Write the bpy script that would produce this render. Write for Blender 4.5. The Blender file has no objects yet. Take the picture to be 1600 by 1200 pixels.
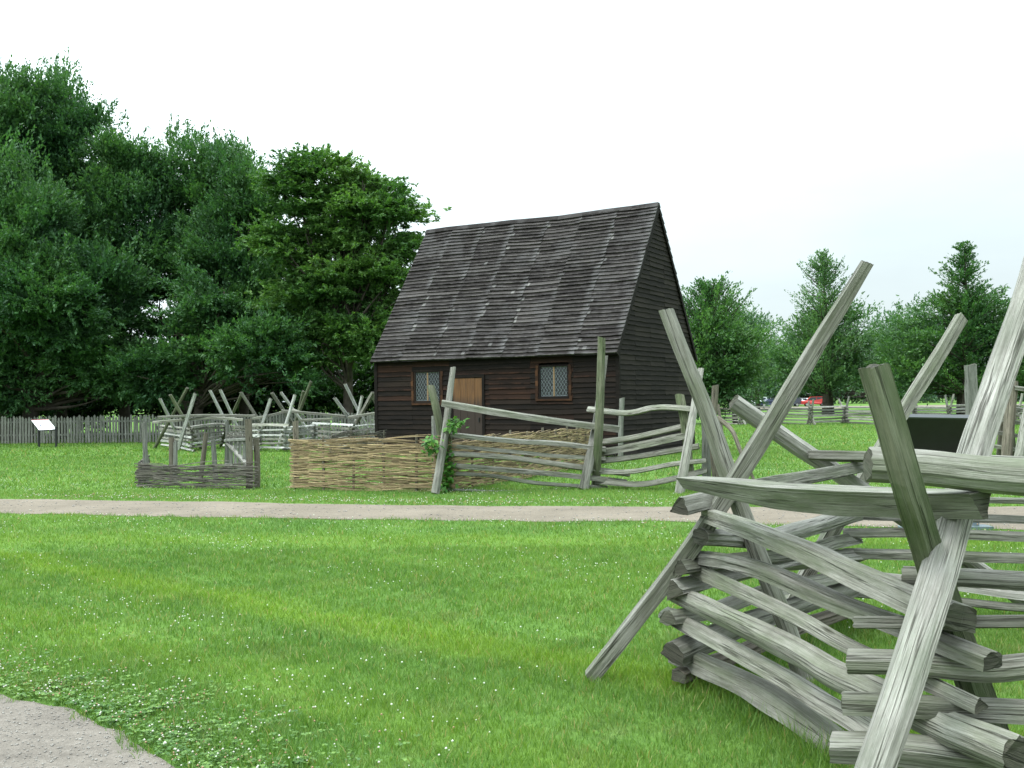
import bpy, math, random
import numpy as np
from mathutils import Vector, Matrix, noise as mnoise

# ------------------------------------------------------------------ camera, sky, sun, exposure
sc = bpy.context.scene
F, PX, PY, H = 1640.0, 800.0, 627.0, 1.6          # focal length in photo pixels, principal point, eye height
ROLL = math.radians(0.75)
cam_d = bpy.data.cameras.new('camera'); cam = bpy.data.objects.new('camera', cam_d)
sc.collection.objects.link(cam); sc.camera = cam
cam.location = (0, 0, H); cam.rotation_euler = (math.radians(90), ROLL, 0)
cam_d.sensor_width = 36; cam_d.lens = 36 * F / 1600; cam_d.shift_y = 27 / 1600
cam_d.clip_start = 0.05; cam_d.clip_end = 3000

SUN_EL, SUN_AZ = math.radians(58), math.radians(232)      # azimuth clockwise from +Y, where the sun stands
w = bpy.data.worlds.new('World'); sc.world = w; w.use_nodes = True
nt = w.node_tree; nt.nodes.clear()
def wn(t, **k):
    n = nt.nodes.new(t)
    for a, b in k.items(): setattr(n, a, b)
    return n
tc = wn('ShaderNodeTexCoord'); sep = wn('ShaderNodeSeparateXYZ'); nt.links.new(tc.outputs['Generated'], sep.inputs[0])
sky = wn('ShaderNodeTexSky', sky_type='NISHITA', sun_disc=False, sun_elevation=SUN_EL, sun_rotation=SUN_AZ, dust_density=3.0, air_density=1.2)
b1 = wn('ShaderNodeBackground'); b1.inputs['Strength'].default_value = 0.13; nt.links.new(sky.outputs[0], b1.inputs[0])
# thin bright overcast: brightest overhead and to the left, paler towards the right horizon
ramp = wn('ShaderNodeMapRange'); ramp.inputs[1].default_value = 0.0; ramp.inputs[2].default_value = 0.9
ramp.inputs[3].default_value = 0.0; ramp.inputs[4].default_value = 1.0; nt.links.new(sep.outputs['Z'], ramp.inputs[0])
pw = wn('ShaderNodeMath', operation='POWER'); pw.inputs[1].default_value = 1.5; nt.links.new(ramp.outputs[0], pw.inputs[0])
rm = wn('ShaderNodeMath', operation='MULTIPLY_ADD'); rm.inputs[1].default_value = 3.6; rm.inputs[2].default_value = .95; nt.links.new(pw.outputs[0], rm.inputs[0])
lft = wn('ShaderNodeMapRange'); lft.inputs[1].default_value = 0.32; lft.inputs[2].default_value = -0.25
lft.inputs[3].default_value = 0.86; lft.inputs[4].default_value = 1.3; nt.links.new(sep.outputs['X'], lft.inputs[0])
cn = wn('ShaderNodeTexNoise'); cn.inputs['Scale'].default_value = 2.4; cn.inputs['Detail'].default_value = 5; cn.inputs['Roughness'].default_value = .55
mp = wn('ShaderNodeMapping'); mp.inputs['Scale'].default_value = (1, 1, 3.2); nt.links.new(tc.outputs['Generated'], mp.inputs[0]); nt.links.new(mp.outputs[0], cn.inputs[0])
cr = wn('ShaderNodeMapRange'); cr.inputs[1].default_value = .35; cr.inputs[2].default_value = .7; cr.inputs[3].default_value = .93; cr.inputs[4].default_value = 1.08
nt.links.new(cn.outputs[0], cr.inputs[0])
m1 = wn('ShaderNodeMath', operation='MULTIPLY'); nt.links.new(rm.outputs[0], m1.inputs[0]); nt.links.new(lft.outputs[0], m1.inputs[1])
m2 = wn('ShaderNodeMath', operation='MULTIPLY'); nt.links.new(m1.outputs[0], m2.inputs[0]); nt.links.new(cr.outputs[0], m2.inputs[1])
b2 = wn('ShaderNodeBackground'); b2.inputs[0].default_value = (0.87, 1.0, 1.03, 1); nt.links.new(m2.outputs[0], b2.inputs['Strength'])
mixs = wn('ShaderNodeMixShader'); mixs.inputs[0].default_value = 0.86
nt.links.new(b1.outputs[0], mixs.inputs[1]); nt.links.new(b2.outputs[0], mixs.inputs[2])
wo = wn('ShaderNodeOutputWorld'); nt.links.new(mixs.outputs[0], wo.inputs[0])

sl = bpy.data.lights.new('sun', 'SUN'); sl.energy = 1.5; sl.angle = math.radians(14); sl.color = (1.0, 0.96, 0.88)
so = bpy.data.objects.new('sun', sl); sc.collection.objects.link(so)
sd = Vector((math.sin(SUN_AZ) * math.cos(SUN_EL), math.cos(SUN_AZ) * math.cos(SUN_EL), math.sin(SUN_EL)))
so.rotation_euler = sd.to_track_quat('Z', 'Y').to_euler(); so.location = (0, 0, 60)
sc.view_settings.view_transform = 'Standard'; sc.view_settings.look = 'None'; sc.view_settings.gamma = 1
sc.view_settings.exposure = 0.12
sc.render.engine = 'CYCLES'
sc.cycles.max_bounces = 8; sc.cycles.transparent_max_bounces = 8; sc.cycles.volume_bounces = 0

# ------------------------------------------------------------------ helpers
C = sc.collection
ca, sa = math.cos(ROLL), math.sin(ROLL)
def und(px, py):
    dx, dy = px - PX, py - PY
    return dx * ca - dy * sa, dy * ca + dx * sa
def P(px, py, d):                       # a point seen at a photo pixel, d metres in front
    x, y = und(px, py)
    return Vector((x / F * d, d, H - y / F * d))
def G(px, py):                          # the ground point seen at a photo pixel
    x, y = und(px, py); d = H * F / y
    return Vector((x / F * d, d, 0))
def tag(o, label=None, cat=None, group=None, kind=None):
    if label: o['label'] = label
    if cat: o['category'] = cat
    if group: o['group'] = group
    if kind: o['kind'] = kind
    return o
def empty(name, loc, label, cat, group=None, rz=0):
    o = bpy.data.objects.new(name, None); C.objects.link(o); o.location = loc; o.rotation_euler.z = rz
    return tag(o, label, cat, group)
def put(o, parent):                     # parent while keeping world coordinates of the mesh
    if parent is not None:
        o.parent = parent
        mw = Matrix.Translation(parent.location) @ parent.rotation_euler.to_matrix().to_4x4()
        p = parent
        while p.parent is not None: p = p.parent
        if p is not parent: mw = Matrix.Translation(p.location) @ p.rotation_euler.to_matrix().to_4x4()
        if parent.parent is not None: o.matrix_parent_inverse = Matrix.Identity(4)
        else: o.matrix_parent_inverse = mw.inverted()
class MB:
    def __init__(s): s.v = []; s.f = []; s.uv = []; s.m = []; s.r = []
    def face(s, idx, uvs=None, m=0, r=0.5):
        s.f.append(tuple(idx)); s.m.append(m); s.r.append(r)
        s.uv.extend(uvs if uvs else [(0, 0)] * len(idx))
    def poly(s, pts, m=0, r=.5, uvs=None):
        b = len(s.v); s.v.extend([tuple(p) for p in pts]); s.face(range(b, b + len(pts)), uvs or [(p[0], p[2] if abs(p[2]) > 0 else p[1]) for p in pts], m, r)
    def box(s, o, ax, ay, az, m=0, r=.5, uo=0.0, j=0.0, rnd=None):
        """o corner; ax (length), ay (depth), az (height) edge vectors"""
        o, ax, ay, az = Vector(o), Vector(ax), Vector(ay), Vector(az)
        P8 = [o, o + ax, o + ax + ay, o + ay, o + az, o + ax + az, o + ax + ay + az, o + ay + az]
        if j and rnd: P8 = [p + Vector((rnd.uniform(-j, j), rnd.uniform(-j, j), rnd.uniform(-j, j))) for p in P8]
        b = len(s.v); s.v.extend([tuple(p) for p in P8]); L, D, Z = ax.length, ay.length, az.length
        for idx, (a, c) in (((0, 1, 5, 4), (L, Z)), ((2, 3, 7, 6), (L, Z)), ((4, 5, 6, 7), (L, D)), ((3, 2, 1, 0), (L, D)), ((1, 2, 6, 5), (D, Z)), ((3, 0, 4, 7), (D, Z))):
            s.face([b + i for i in idx], [(uo, uo), (uo + a, uo), (uo + a, uo + c), (uo, uo + c)], m, r)
    def build(s, name, mats, parent=None, smooth=False):
        me = bpy.data.meshes.new(name); me.from_pydata(s.v, [], s.f)
        uvl = me.uv_layers.new(name='UVMap'); uvl.data.foreach_set('uv', np.array(s.uv, dtype=np.float32).ravel())
        for m in (mats if isinstance(mats, (list, tuple)) else [mats]): me.materials.append(m)
        me.polygons.foreach_set('material_index', s.m)
        a = me.attributes.new('rnd', 'FLOAT', 'FACE'); a.data.foreach_set('value', s.r)
        if smooth: me.polygons.foreach_set('use_smooth', [True] * len(s.f))
        me.update()
        o = bpy.data.objects.new(name, me); C.objects.link(o)
        put(o, parent)
        return o
def npmesh(name, verts, faces_n, nper, mats, rnd=None, parent=None, uv=None):
    """fast mesh: verts (N,3), faces (M,nper) int"""
    me = bpy.data.meshes.new(name); M = len(faces_n)
    me.vertices.add(len(verts)); me.vertices.foreach_set('co', np.asarray(verts, np.float32).ravel())
    me.loops.add(M * nper); me.loops.foreach_set('vertex_index', np.asarray(faces_n, np.int32).ravel())
    me.polygons.add(M); me.polygons.foreach_set('loop_start', np.arange(0, M * nper, nper, dtype=np.int32))
    me.polygons.foreach_set('loop_total', np.full(M, nper, np.int32))
    me.update(calc_edges=True)
    for m in (mats if isinstance(mats, (list, tuple)) else [mats]): me.materials.append(m)
    if rnd is not None:
        a = me.attributes.new('rnd', 'FLOAT', 'FACE'); a.data.foreach_set('value', np.asarray(rnd, np.float32))
    o = bpy.data.objects.new(name, me); C.objects.link(o); put(o, parent); return o

# ------------------------------------------------------------------ materials
def newmat(name):
    m = bpy.data.materials.new(name); m.use_nodes = True
    return m, m.node_tree, m.node_tree.nodes['Principled BSDF']
def N(t, ty, **k):
    n = t.nodes.new(ty)
    for a, b in k.items():
        if a.startswith('i_'):
            key = a[2:]; n.inputs[int(key) if key.isdigit() else key].default_value = b
        else: setattr(n, a, b)
    return n
def L(t, a, b): t.links.new(a, b)
def mixc(t, fac, a, b, blend='MIX'):
    n = t.nodes.new('ShaderNodeMix'); n.data_type = 'RGBA'; n.blend_type = blend
    for s, v in ((n.inputs[0], fac), (n.inputs[6], a), (n.inputs[7], b)):
        if hasattr(v, 'is_output'): t.links.new(v, s)
        elif isinstance(v, (int, float)): s.default_value = v
        else: s.default_value = (*v, 1)
    return n.outputs[2]
def mrange(t, src, a, b, c=0.0, d=1.0):
    n = t.nodes.new('ShaderNodeMapRange'); n.inputs[1].default_value = a; n.inputs[2].default_value = b
    n.inputs[3].default_value = c; n.inputs[4].default_value = d; t.links.new(src, n.inputs[0]); return n.outputs[0]
def noise(t, vec, scale, detail=4, rough=.55, dist=0):
    n = t.nodes.new('ShaderNodeTexNoise'); n.inputs['Scale'].default_value = scale; n.inputs['Detail'].default_value = detail
    n.inputs['Roughness'].default_value = rough; n.inputs['Distortion'].default_value = dist
    if vec is not None: t.links.new(vec, n.inputs['Vector'])
    return n.outputs[0]
def mapv(t, vec, scale, loc=(0, 0, 0)):
    n = t.nodes.new('ShaderNodeMapping'); n.inputs['Scale'].default_value = scale; n.inputs['Location'].default_value = loc
    t.links.new(vec, n.inputs[0]); return n.outputs[0]

def wood_mat(name, light, dark, green, crack=0.8, gf=.5, fibre=1.0, bump=.6, rough=.85, stain=(.05, .05, .04), var=.14):
    m, t, b = newmat(name)
    uv = N(t, 'ShaderNodeUVMap').outputs[0]; oi = N(t, 'ShaderNodeObjectInfo'); at = N(t, 'ShaderNodeAttribute', attribute_name='rnd')
    off = N(t, 'ShaderNodeVectorMath', operation='MULTIPLY_ADD'); off.inputs[1].default_value = (1, 1, 1)
    comb = N(t, 'ShaderNodeCombineXYZ'); L(t, oi.outputs['Random'], comb.inputs[0]); L(t, at.outputs['Fac'], comb.inputs[1])
    sc_ = N(t, 'ShaderNodeVectorMath', operation='SCALE'); sc_.inputs['Scale'].default_value = 37.0; L(t, comb.outputs[0], sc_.inputs[0])
    L(t, uv, off.inputs[0]); L(t, sc_.outputs[0], off.inputs[2]); v = off.outputs[0]
    f1 = noise(t, mapv(t, v, (1.3 * fibre, 46 * fibre, 1)), 1.6, 10, .74, .12)
    f2 = noise(t, mapv(t, v, (5 * fibre, 190 * fibre, 1)), 1.5, 6, .7)
    big = noise(t, mapv(t, v, (1.2, 4, 1)), 1.0, 4, .6)
    g2 = noise(t, mapv(t, v, (1.8, 6, 1), (7, 3, 0)), 1.3, 5, .65)
    pt = noise(t, mapv(t, v, (2.2, 9, 1), (2, 9, 0)), 1.0, 6, .7)
    fm_ = N(t, 'ShaderNodeMath', operation='MULTIPLY_ADD'); L(t, pt, fm_.inputs[0]); fm_.inputs[1].default_value = .9
    fh_ = N(t, 'ShaderNodeMath', operation='MULTIPLY'); L(t, f1, fh_.inputs[0]); fh_.inputs[1].default_value = .75; L(t, fh_.outputs[0], fm_.inputs[2])
    c = mixc(t, mrange(t, fm_.outputs[0], .60, 1.0), dark, light); c = mixc(t, mrange(t, f2, .38, .54, .45, 0), c, (dark[0] * .6, dark[1] * .6, dark[2] * .55))
    c = mixc(t, mrange(t, g2, .42, .68, 0, gf), c, green)
    c = mixc(t, mrange(t, big, .52, .75, 0, .45), c, stain)
    kn = N(t, 'ShaderNodeTexVoronoi'); kn.inputs['Scale'].default_value = 1.0; L(t, mapv(t, v, (1.6, 7, 1)), kn.inputs['Vector'])
    knm = mrange(t, kn.outputs['Distance'], .05, .11, .8, 0)
    c = mixc(t, knm, c, (dark[0] * .35, dark[1] * .32, dark[2] * .28))
    ck = noise(t, mapv(t, v, (.55 * fibre, 20 * fibre, 1), (11, 5, 0)), 1.0, 4, .55, .12)
    ab_ = N(t, 'ShaderNodeMath', operation='SUBTRACT'); L(t, ck, ab_.inputs[0]); ab_.inputs[1].default_value = .5
    ac_ = N(t, 'ShaderNodeMath', operation='ABSOLUTE'); L(t, ab_.outputs[0], ac_.inputs[0])
    cm_ = N(t, 'ShaderNodeMath', operation='MULTIPLY'); L(t, mrange(t, ac_.outputs[0], .008, .024, crack, 0), cm_.inputs[0]); L(t, mrange(t, pt, .40, .55, .15, 1), cm_.inputs[1]); ckm = cm_.outputs[0]
    c = mixc(t, ckm, c, (dark[0] * .25, dark[1] * .25, dark[2] * .22))
    hsv = N(t, 'ShaderNodeHueSaturation'); L(t, c, hsv.inputs['Color'])
    ad = N(t, 'ShaderNodeMath', operation='ADD'); L(t, mrange(t, oi.outputs['Random'], 0, 1, .82, 1.12), ad.inputs[0]); L(t, mrange(t, at.outputs['Fac'], 0, 1, -var, var), ad.inputs[1])
    L(t, ad.outputs[0], hsv.inputs['Value']); L(t, hsv.outputs[0], b.inputs['Base Color'])
    b.inputs['Roughness'].default_value = rough; b.inputs['Specular IOR Level'].default_value = .25
    h1 = N(t, 'ShaderNodeMath', operation='MULTIPLY_ADD'); L(t, f1, h1.inputs[0]); h1.inputs[1].default_value = 1.0
    h2 = N(t, 'ShaderNodeMath', operation='MULTIPLY_ADD'); L(t, ckm, h2.inputs[0]); h2.inputs[1].default_value = -.9; L(t, f2, h2.inputs[2]); L(t, h2.outputs[0], h1.inputs[2])
    bp = N(t, 'ShaderNodeBump'); bp.inputs['Strength'].default_value = bump; bp.inputs['Distance'].default_value = .02
    L(t, h1.outputs[0], bp.inputs['Height']); L(t, bp.outputs[0], b.inputs['Normal'])
    return m
M_RAIL = wood_mat('weathered split oak', (.365, .355, .315), (.115, .110, .088), (.13, .155, .09), gf=.65)
M_RAILW = wood_mat('bleached split oak', (.45, .43, .395), (.18, .17, .15), (.19, .22, .16), gf=.45)
M_RAILG = wood_mat('mossy split oak', (.21, .215, .15), (.07, .078, .045), (.07, .105, .04), gf=.75)
M_RAILP = wood_mat('sun bleached pale rail', (.68, .68, .65), (.36, .36, .34), (.32, .36, .28), gf=.3)
M_END = wood_mat('weathered end grain', (.15, .14, .11), (.04, .038, .028), (.08, .10, .06), gf=.5, bump=.8)
M_GREY = wood_mat('old grey pale wood', (.26, .26, .24), (.10, .10, .088), (.12, .15, .10), gf=.4)
M_BROWN = wood_mat('brown bark post', (.24, .21, .17), (.09, .075, .055), (.12, .14, .09), gf=.3)
M_TWIG = wood_mat('grey woven brushwood', (.20, .18, .16), (.055, .048, .042), (.07, .07, .05), gf=.3, bump=.3, var=.4)
M_WATTLE = wood_mat('tan woven willow', (.50, .385, .235), (.15, .10, .05), (.24, .19, .10), gf=.25, bump=.3, crack=.4, stain=(.12, .08, .04), var=.55)

def board_mat(name, dark, mid, light, stain, amount, EDGE=1.0):
    m, t, b = newmat(name)
    uv = N(t, 'ShaderNodeUVMap').outputs[0]; at = N(t, 'ShaderNodeAttribute', attribute_name='rnd'); geo = N(t, 'ShaderNodeNewGeometry')
    comb = N(t, 'ShaderNodeCombineXYZ'); L(t, at.outputs['Fac'], comb.inputs[0]); L(t, at.outputs['Fac'], comb.inputs[1])
    s_ = N(t, 'ShaderNodeVectorMath', operation='MULTIPLY_ADD'); s_.inputs[1].default_value = (53, 91, 0); L(t, comb.outputs[0], s_.inputs[0]); L(t, uv, s_.inputs[2]); v = s_.outputs[0]
    f = noise(t, mapv(t, v, (2.0, 60, 1)), 1.0, 7, .65, .2)
    g = noise(t, mapv(t, v, (1.6, 9, 1), (3, 1, 0)), 1.0, 5, .65)
    w_ = noise(t, geo.outputs['Position'], .55, 5, .6)
    c = mixc(t, mrange(t, f, .3, .7), dark, mid)
    c = mixc(t, mrange(t, at.outputs['Fac'], .55, 1, 0, .75), c, light)
    c = mixc(t, mrange(t, g, .52, .72, 0, .45), c, light)
    su = N(t, 'ShaderNodeSeparateXYZ'); L(t, uv, su.inputs[0]); eg = N(t, 'ShaderNodeMath', operation='MULTIPLY'); g5 = noise(t, mapv(t, v, (1.5, 1, 1), (9, 2, 0)), 1.2, 6, .7)
    L(t, mrange(t, su.outputs[1], .012, .06, 1, 0), eg.inputs[0]); L(t, mrange(t, g5, .42, .62, 0, .85), eg.inputs[1]); c = mixc(t, eg.outputs[0], c, tuple(min(1, x * EDGE) for x in light))
    c = mixc(t, mrange(t, w_, .48, .68, 0, amount), c, stain)
    if name.startswith('tarred riven'):
        jm = N(t, 'ShaderNodeMath', operation='MULTIPLY'); n7 = noise(t, geo.outputs['Position'], 1.1, 4, .6); n8 = noise(t, mapv(t, v, (5, 25, 1)), 1.0, 4, .7)
        j2 = N(t, 'ShaderNodeMath', operation='MULTIPLY'); L(t, mrange(t, su.outputs[0], .05, .26, 1, 0), j2.inputs[0]); L(t, mrange(t, n7, .44, .58, 0, 1), j2.inputs[1])
        L(t, j2.outputs[0], jm.inputs[0]); L(t, mrange(t, n8, .35, .6, .25, 1), jm.inputs[1]); c = mixc(t, jm.outputs[0], c, (.125, .12, .12))
        n9 = noise(t, mapv(t, geo.outputs['Position'], (.9, .9, .5), (4, 2, 7)), 1.3, 5, .65); n10 = noise(t, mapv(t, v, (1.5, 30, 1), (5, 5, 0)), 1.0, 5, .7)
        jn = N(t, 'ShaderNodeMath', operation='MULTIPLY'); L(t, mrange(t, n9, .5, .62, 0, .8), jn.inputs[0]); L(t, mrange(t, n10, .4, .6), jn.inputs[1]); c = mixc(t, jn.outputs[0], c, (.085, .08, .08))
    L(t, c, b.inputs['Base Color']); b.inputs['Roughness'].default_value = .85; b.inputs['Specular IOR Level'].default_value = .15
    bp = N(t, 'ShaderNodeBump'); bp.inputs['Strength'].default_value = .5; bp.inputs['Distance'].default_value = .01; L(t, f, bp.inputs['Height']); L(t, bp.outputs[0], b.inputs['Normal'])
    return m
M_ROOF = board_mat('tarred riven roof boards', (.0065, .0052, .005), (.026, .0215, .0205), (.075, .067, .064), (.018, .0155, .015), .5, 1.5)
M_ROOFJ = board_mat('worn grey board ends', (.05, .048, .047), (.12, .115, .11), (.20, .19, .18), (.10, .09, .09), .3)
M_WALL = board_mat('tarred wall boards', (.004, .0032, .003), (.012, .0088, .0075), (.024, .016, .012), (.007, .005, .0045), .5)
M_WALLR = board_mat('rusty brown wall boards', (.006, .004, .0033), (.015, .0085, .0065), (.033, .0155, .010), (.012, .007, .006), .4, 1.6)
M_GABLE = board_mat('black gable boards', (.005, .004, .0036), (.014, .011, .0095), (.030, .024, .020), (.010, .008, .007), .5)
M_REDWOOD = board_mat('bare reddish trim', (.015, .008, .006), (.042, .020, .011), (.10, .045, .022), (.025, .012, .008), .7)

def simple(name, col, rough=.6, metal=0, spec=.5, nz=0.0, nscale=8):
    m, t, b = newmat(name); b.inputs['Roughness'].default_value = rough; b.inputs['Metallic'].default_value = metal
    b.inputs['Specular IOR Level'].default_value = spec
    if nz:
        n = noise(t, N(t, 'ShaderNodeTexCoord').outputs['Object'], nscale, 5, .6)
        c = mixc(t, mrange(t, n, .3, .7), tuple(x * (1 - nz) for x in col), tuple(min(1, x * (1 + nz)) for x in col)); L(t, c, b.inputs['Base Color'])
    else: b.inputs['Base Color'].default_value = (*col, 1)
    return m
M_LEAD = simple('grey lead cames', (.15, .17, .18), .5, .2)
M_PANE = simple('dark old glass', (.008, .01, .012), .12, 0, .6)
M_LIGHTWOOD = board_mat('bare pine mullion', (.10, .065, .035), (.20, .13, .075), (.28, .19, .11), (.12, .08, .045), .3)
M_BLACK = simple('black painted metal', (.008, .009, .010), .45, 0, .4, .3)
M_SIGNW = simple('white sign face', (.82, .84, .83), .35, 0, .5, .05)
M_SIGNG = simple('grey text band', (.36, .36, .40), .4)
M_SIGNR = simple('red sign rim', (.45, .06, .08), .5)

def door_mat():
    m, t, b = newmat('oak door boards')
    uv = N(t, 'ShaderNodeUVMap').outputs[0]; at = N(t, 'ShaderNodeAttribute', attribute_name='rnd'); sp = N(t, 'ShaderNodeSeparateXYZ'); L(t, uv, sp.inputs[0])
    f = noise(t, mapv(t, uv, (30, 1.3, 1)), 1.2, 7, .6, .3)
    lo = noise(t, mapv(t, uv, (12, 1.2, 1), (4, 4, 0)), 1.0, 4, .6)
    ad = N(t, 'ShaderNodeMath', operation='MULTIPLY_ADD'); L(t, lo, ad.inputs[0]); ad.inputs[1].default_value = .5; L(t, sp.outputs[1], ad.inputs[2])
    c = mixc(t, mrange(t, f, .3, .7), (.05, .019, .005), (.155, .068, .018))
    c = mixc(t, mrange(t, ad.outputs[0], 1.65, 2.05, .95, 0), c, (.016, .008, .006))
    L(t, c, b.inputs['Base Color']); b.inputs['Roughness'].default_value = .75
    return m
M_DOOR = door_mat()

def leaf_mat(name, a, bcol, tr=.35, var=.35, scale=.35):
    m, t, b = newmat(name); at = N(t, 'ShaderNodeAttribute', attribute_name='rnd'); geo = N(t, 'ShaderNodeNewGeometry')
    n = noise(t, geo.outputs['Position'], scale, 3, .5)
    c = mixc(t, mrange(t, n, .35, .65), a, bcol)
    hs = N(t, 'ShaderNodeHueSaturation'); L(t, c, hs.inputs['Color']); L(t, mrange(t, at.outputs['Fac'], 0, 1, 1 - var, 1 + var), hs.inputs['Value'])
    L(t, mrange(t, at.outputs['Fac'], 0, 1, .52, .485), hs.inputs['Hue'])
    L(t, hs.outputs[0], b.inputs['Base Color']); b.inputs['Roughness'].default_value = .55; b.inputs['Specular IOR Level'].default_value = .35
    tn = N(t, 'ShaderNodeBsdfTranslucent'); tm = mixc(t, 1.0, hs.outputs[0], (1.1, 1.25, .5), 'MULTIPLY'); L(t, tm, tn.inputs['Color'])
    mx = N(t, 'ShaderNodeMixShader'); mx.inputs[0].default_value = tr
    L(t, b.outputs[0], mx.inputs[1]); L(t, tn.outputs[0], mx.inputs[2]); L(t, mx.outputs[0], t.nodes['Material Output'].inputs[0])
    return m
M_LEAFD = leaf_mat('dark blue green leaves', (.040, .108, .044), (.075, .168, .058))
M_LEAFM = leaf_mat('maple leaves', (.056, .135, .036), (.12, .225, .062))
M_LEAFR = leaf_mat('mid green leaves', (.052, .125, .046), (.09, .18, .058), scale=.2)
M_LEAFF = leaf_mat('far leaves paled for haze', (.075, .145, .09), (.10, .18, .10), scale=.1)  # distance haze painted into the leaf colour: paler and bluer, no air volume
M_LEAFP = leaf_mat('feathery leaves paled for haze', (.075, .15, .075), (.11, .20, .09))  # leaf green lightened and blued to imitate slight haze over the field
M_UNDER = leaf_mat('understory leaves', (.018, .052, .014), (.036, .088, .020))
M_VINE = leaf_mat('bright vine leaves', (.055, .16, .022), (.085, .21, .03), .35, .3, 3)
M_BARK = simple('dark tree bark', (.050, .042, .034), .9, 0, .2, .5, 3)

# grass colour, in world coordinates, shared by blades and soil
def grass_color(t):
    geo = N(t, 'ShaderNodeNewGeometry'); pos = geo.outputs['Position']
    n1 = noise(t, pos, .16, 5, .6); n2 = noise(t, pos, .9, 5, .6); n3 = noise(t, mapv(t, pos, (1, 1, 1), (31, 7, 0)), 2.6, 5, .65)
    c = mixc(t, mrange(t, n1, .35, .65), (.082, .172, .036), (.120, .222, .040))
    c = mixc(t, mrange(t, n2, .42, .66, 0, .75), c, (.142, .250, .050))
    c = mixc(t, mrange(t, n3, .54, .70, 0, .55), c, (.16, .19, .07)); n6 = noise(t, mapv(t, pos, (1, 1, 1), (3, 17, 0)), 1.7, 6, .7); c = mixc(t, mrange(t, n6, .52, .72, 0, .35), c, (.068, .150, .030))
    # two fresh yellow-green mower tracks
    sp = N(t, 'ShaderNodeSeparateXYZ'); L(t, pos, sp.inputs[0])
    nn = noise(t, pos, .7, 3, .5)
    for (x0, y0, k, wd, am) in BANDS:
        a = N(t, 'ShaderNodeMath', operation='MULTIPLY_ADD'); L(t, sp.outputs[0], a.inputs[0]); a.inputs[1].default_value = -k; L(t, sp.outputs[1], a.inputs[2])
        s2 = N(t, 'ShaderNodeMath', operation='MULTIPLY_ADD'); L(t, nn, s2.inputs[0]); s2.inputs[1].default_value = 1.2; L(t, a.outputs[0], s2.inputs[2])
        s3 = N(t, 'ShaderNodeMath', operation='SUBTRACT'); L(t, s2.outputs[0], s3.inputs[0]); s3.inputs[1].default_value = y0 - k * x0 + .6
        ab = N(t, 'ShaderNodeMath', operation='ABSOLUTE'); L(t, s3.outputs[0], ab.inputs[0])
        c = mixc(t, mrange(t, ab.outputs[0], wd * .15, wd, am, 0), c, (.165, .270, .032))
    return c, pos
g0, g1 = G(0, 868), G(430, 950); K1 = (g1.y - g0.y) / (g1.x - g0.x)
g2, g3 = G(60, 905), G(560, 1010)
BANDS = [(g0.x, g0.y, K1, .55, .7), (g0.x, g0.y - 1.9, K1, .5, .3), (G(500, 845).x, G(500, 845).y, -.12, .8, .4)]

def ground_mat():
    m, t, b = newmat('lawn soil and thatch'); c, pos = grass_color(t)
    f = noise(t, pos, 14, 6, .7); ff = noise(t, pos, 55, 4, .7)
    c = mixc(t, mrange(t, f, .3, .7, .55, 0), c, (.030, .075, .012)); c = mixc(t, mrange(t, ff, .45, .7, 0, .3), c, (.15, .22, .06))
    L(t, c, b.inputs['Base Color']); b.inputs['Roughness'].default_value = .95; b.inputs['Specular IOR Level'].default_value = .1
    bp = N(t, 'ShaderNodeBump'); bp.inputs['Strength'].default_value = .8; bp.inputs['Distance'].default_value = .04; L(t, f, bp.inputs['Height']); L(t, bp.outputs[0], b.inputs['Normal'])
    return m
def blade_mat():
    m, t, b = newmat('grass blades'); c, pos = grass_color(t); at = N(t, 'ShaderNodeAttribute', attribute_name='rnd')
    hs = N(t, 'ShaderNodeHueSaturation'); L(t, c, hs.inputs['Color']); L(t, mrange(t, at.outputs['Fac'], 0, 1, .75, 1.35), hs.inputs['Value']); L(t, mrange(t, at.outputs['Fac'], 0, 1, .515, .485), hs.inputs['Hue'])
    c2 = mixc(t, mrange(t, at.outputs['Fac'], .955, .965), hs.outputs[0], (.33, .28, .12))
    L(t, c2, b.inputs['Base Color']); b.inputs['Roughness'].default_value = .5; b.inputs['Specular IOR Level'].default_value = .3
    tn = N(t, 'ShaderNodeBsdfTranslucent'); L(t, mixc(t, 1.0, c2, (1.15, 1.2, .5), 'MULTIPLY'), tn.inputs['Color'])
    mx = N(t, 'ShaderNodeMixShader'); mx.inputs[0].default_value = .38; L(t, b.outputs[0], mx.inputs[1]); L(t, tn.outputs[0], mx.inputs[2]); L(t, mx.outputs[0], t.nodes['Material Output'].inputs[0])
    return m
def dirt_mat(name, a, bcol, peb, grassy=.0):
    m, t, b = newmat(name); geo = N(t, 'ShaderNodeNewGeometry'); pos = geo.outputs['Position']
    n = noise(t, pos, .8, 6, .65); f = noise(t, pos, 18, 6, .75); n4 = noise(t, mapv(t, pos, (.6, 2.2, 1), (5, 0, 0)), 2.0, 5, .6)
    c = mixc(t, mrange(t, n, .35, .65), a, bcol); c = mixc(t, mrange(t, n4, .5, .7, 0, .5), c, tuple(x * .72 for x in a))
    vo = N(t, 'ShaderNodeTexVoronoi'); vo.inputs['Scale'].default_value = 60; L(t, pos, vo.inputs['Vector'])
    c = mixc(t, mrange(t, vo.outputs['Distance'], .12, .3, .55, 0), c, peb); c = mixc(t, mrange(t, f, .3, .6, .5, 0), c, tuple(x * .6 for x in a))
    L(t, c, b.inputs['Base Color']); b.inputs['Roughness'].default_value = .95; b.inputs['Specular IOR Level'].default_value = .15
    bp = N(t, 'ShaderNodeBump'); bp.inputs['Strength'].default_value = .7; bp.inputs['Distance'].default_value = .02; L(t, f, bp.inputs['Height']); L(t, bp.outputs[0], b.inputs['Normal'])
    return m
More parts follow.
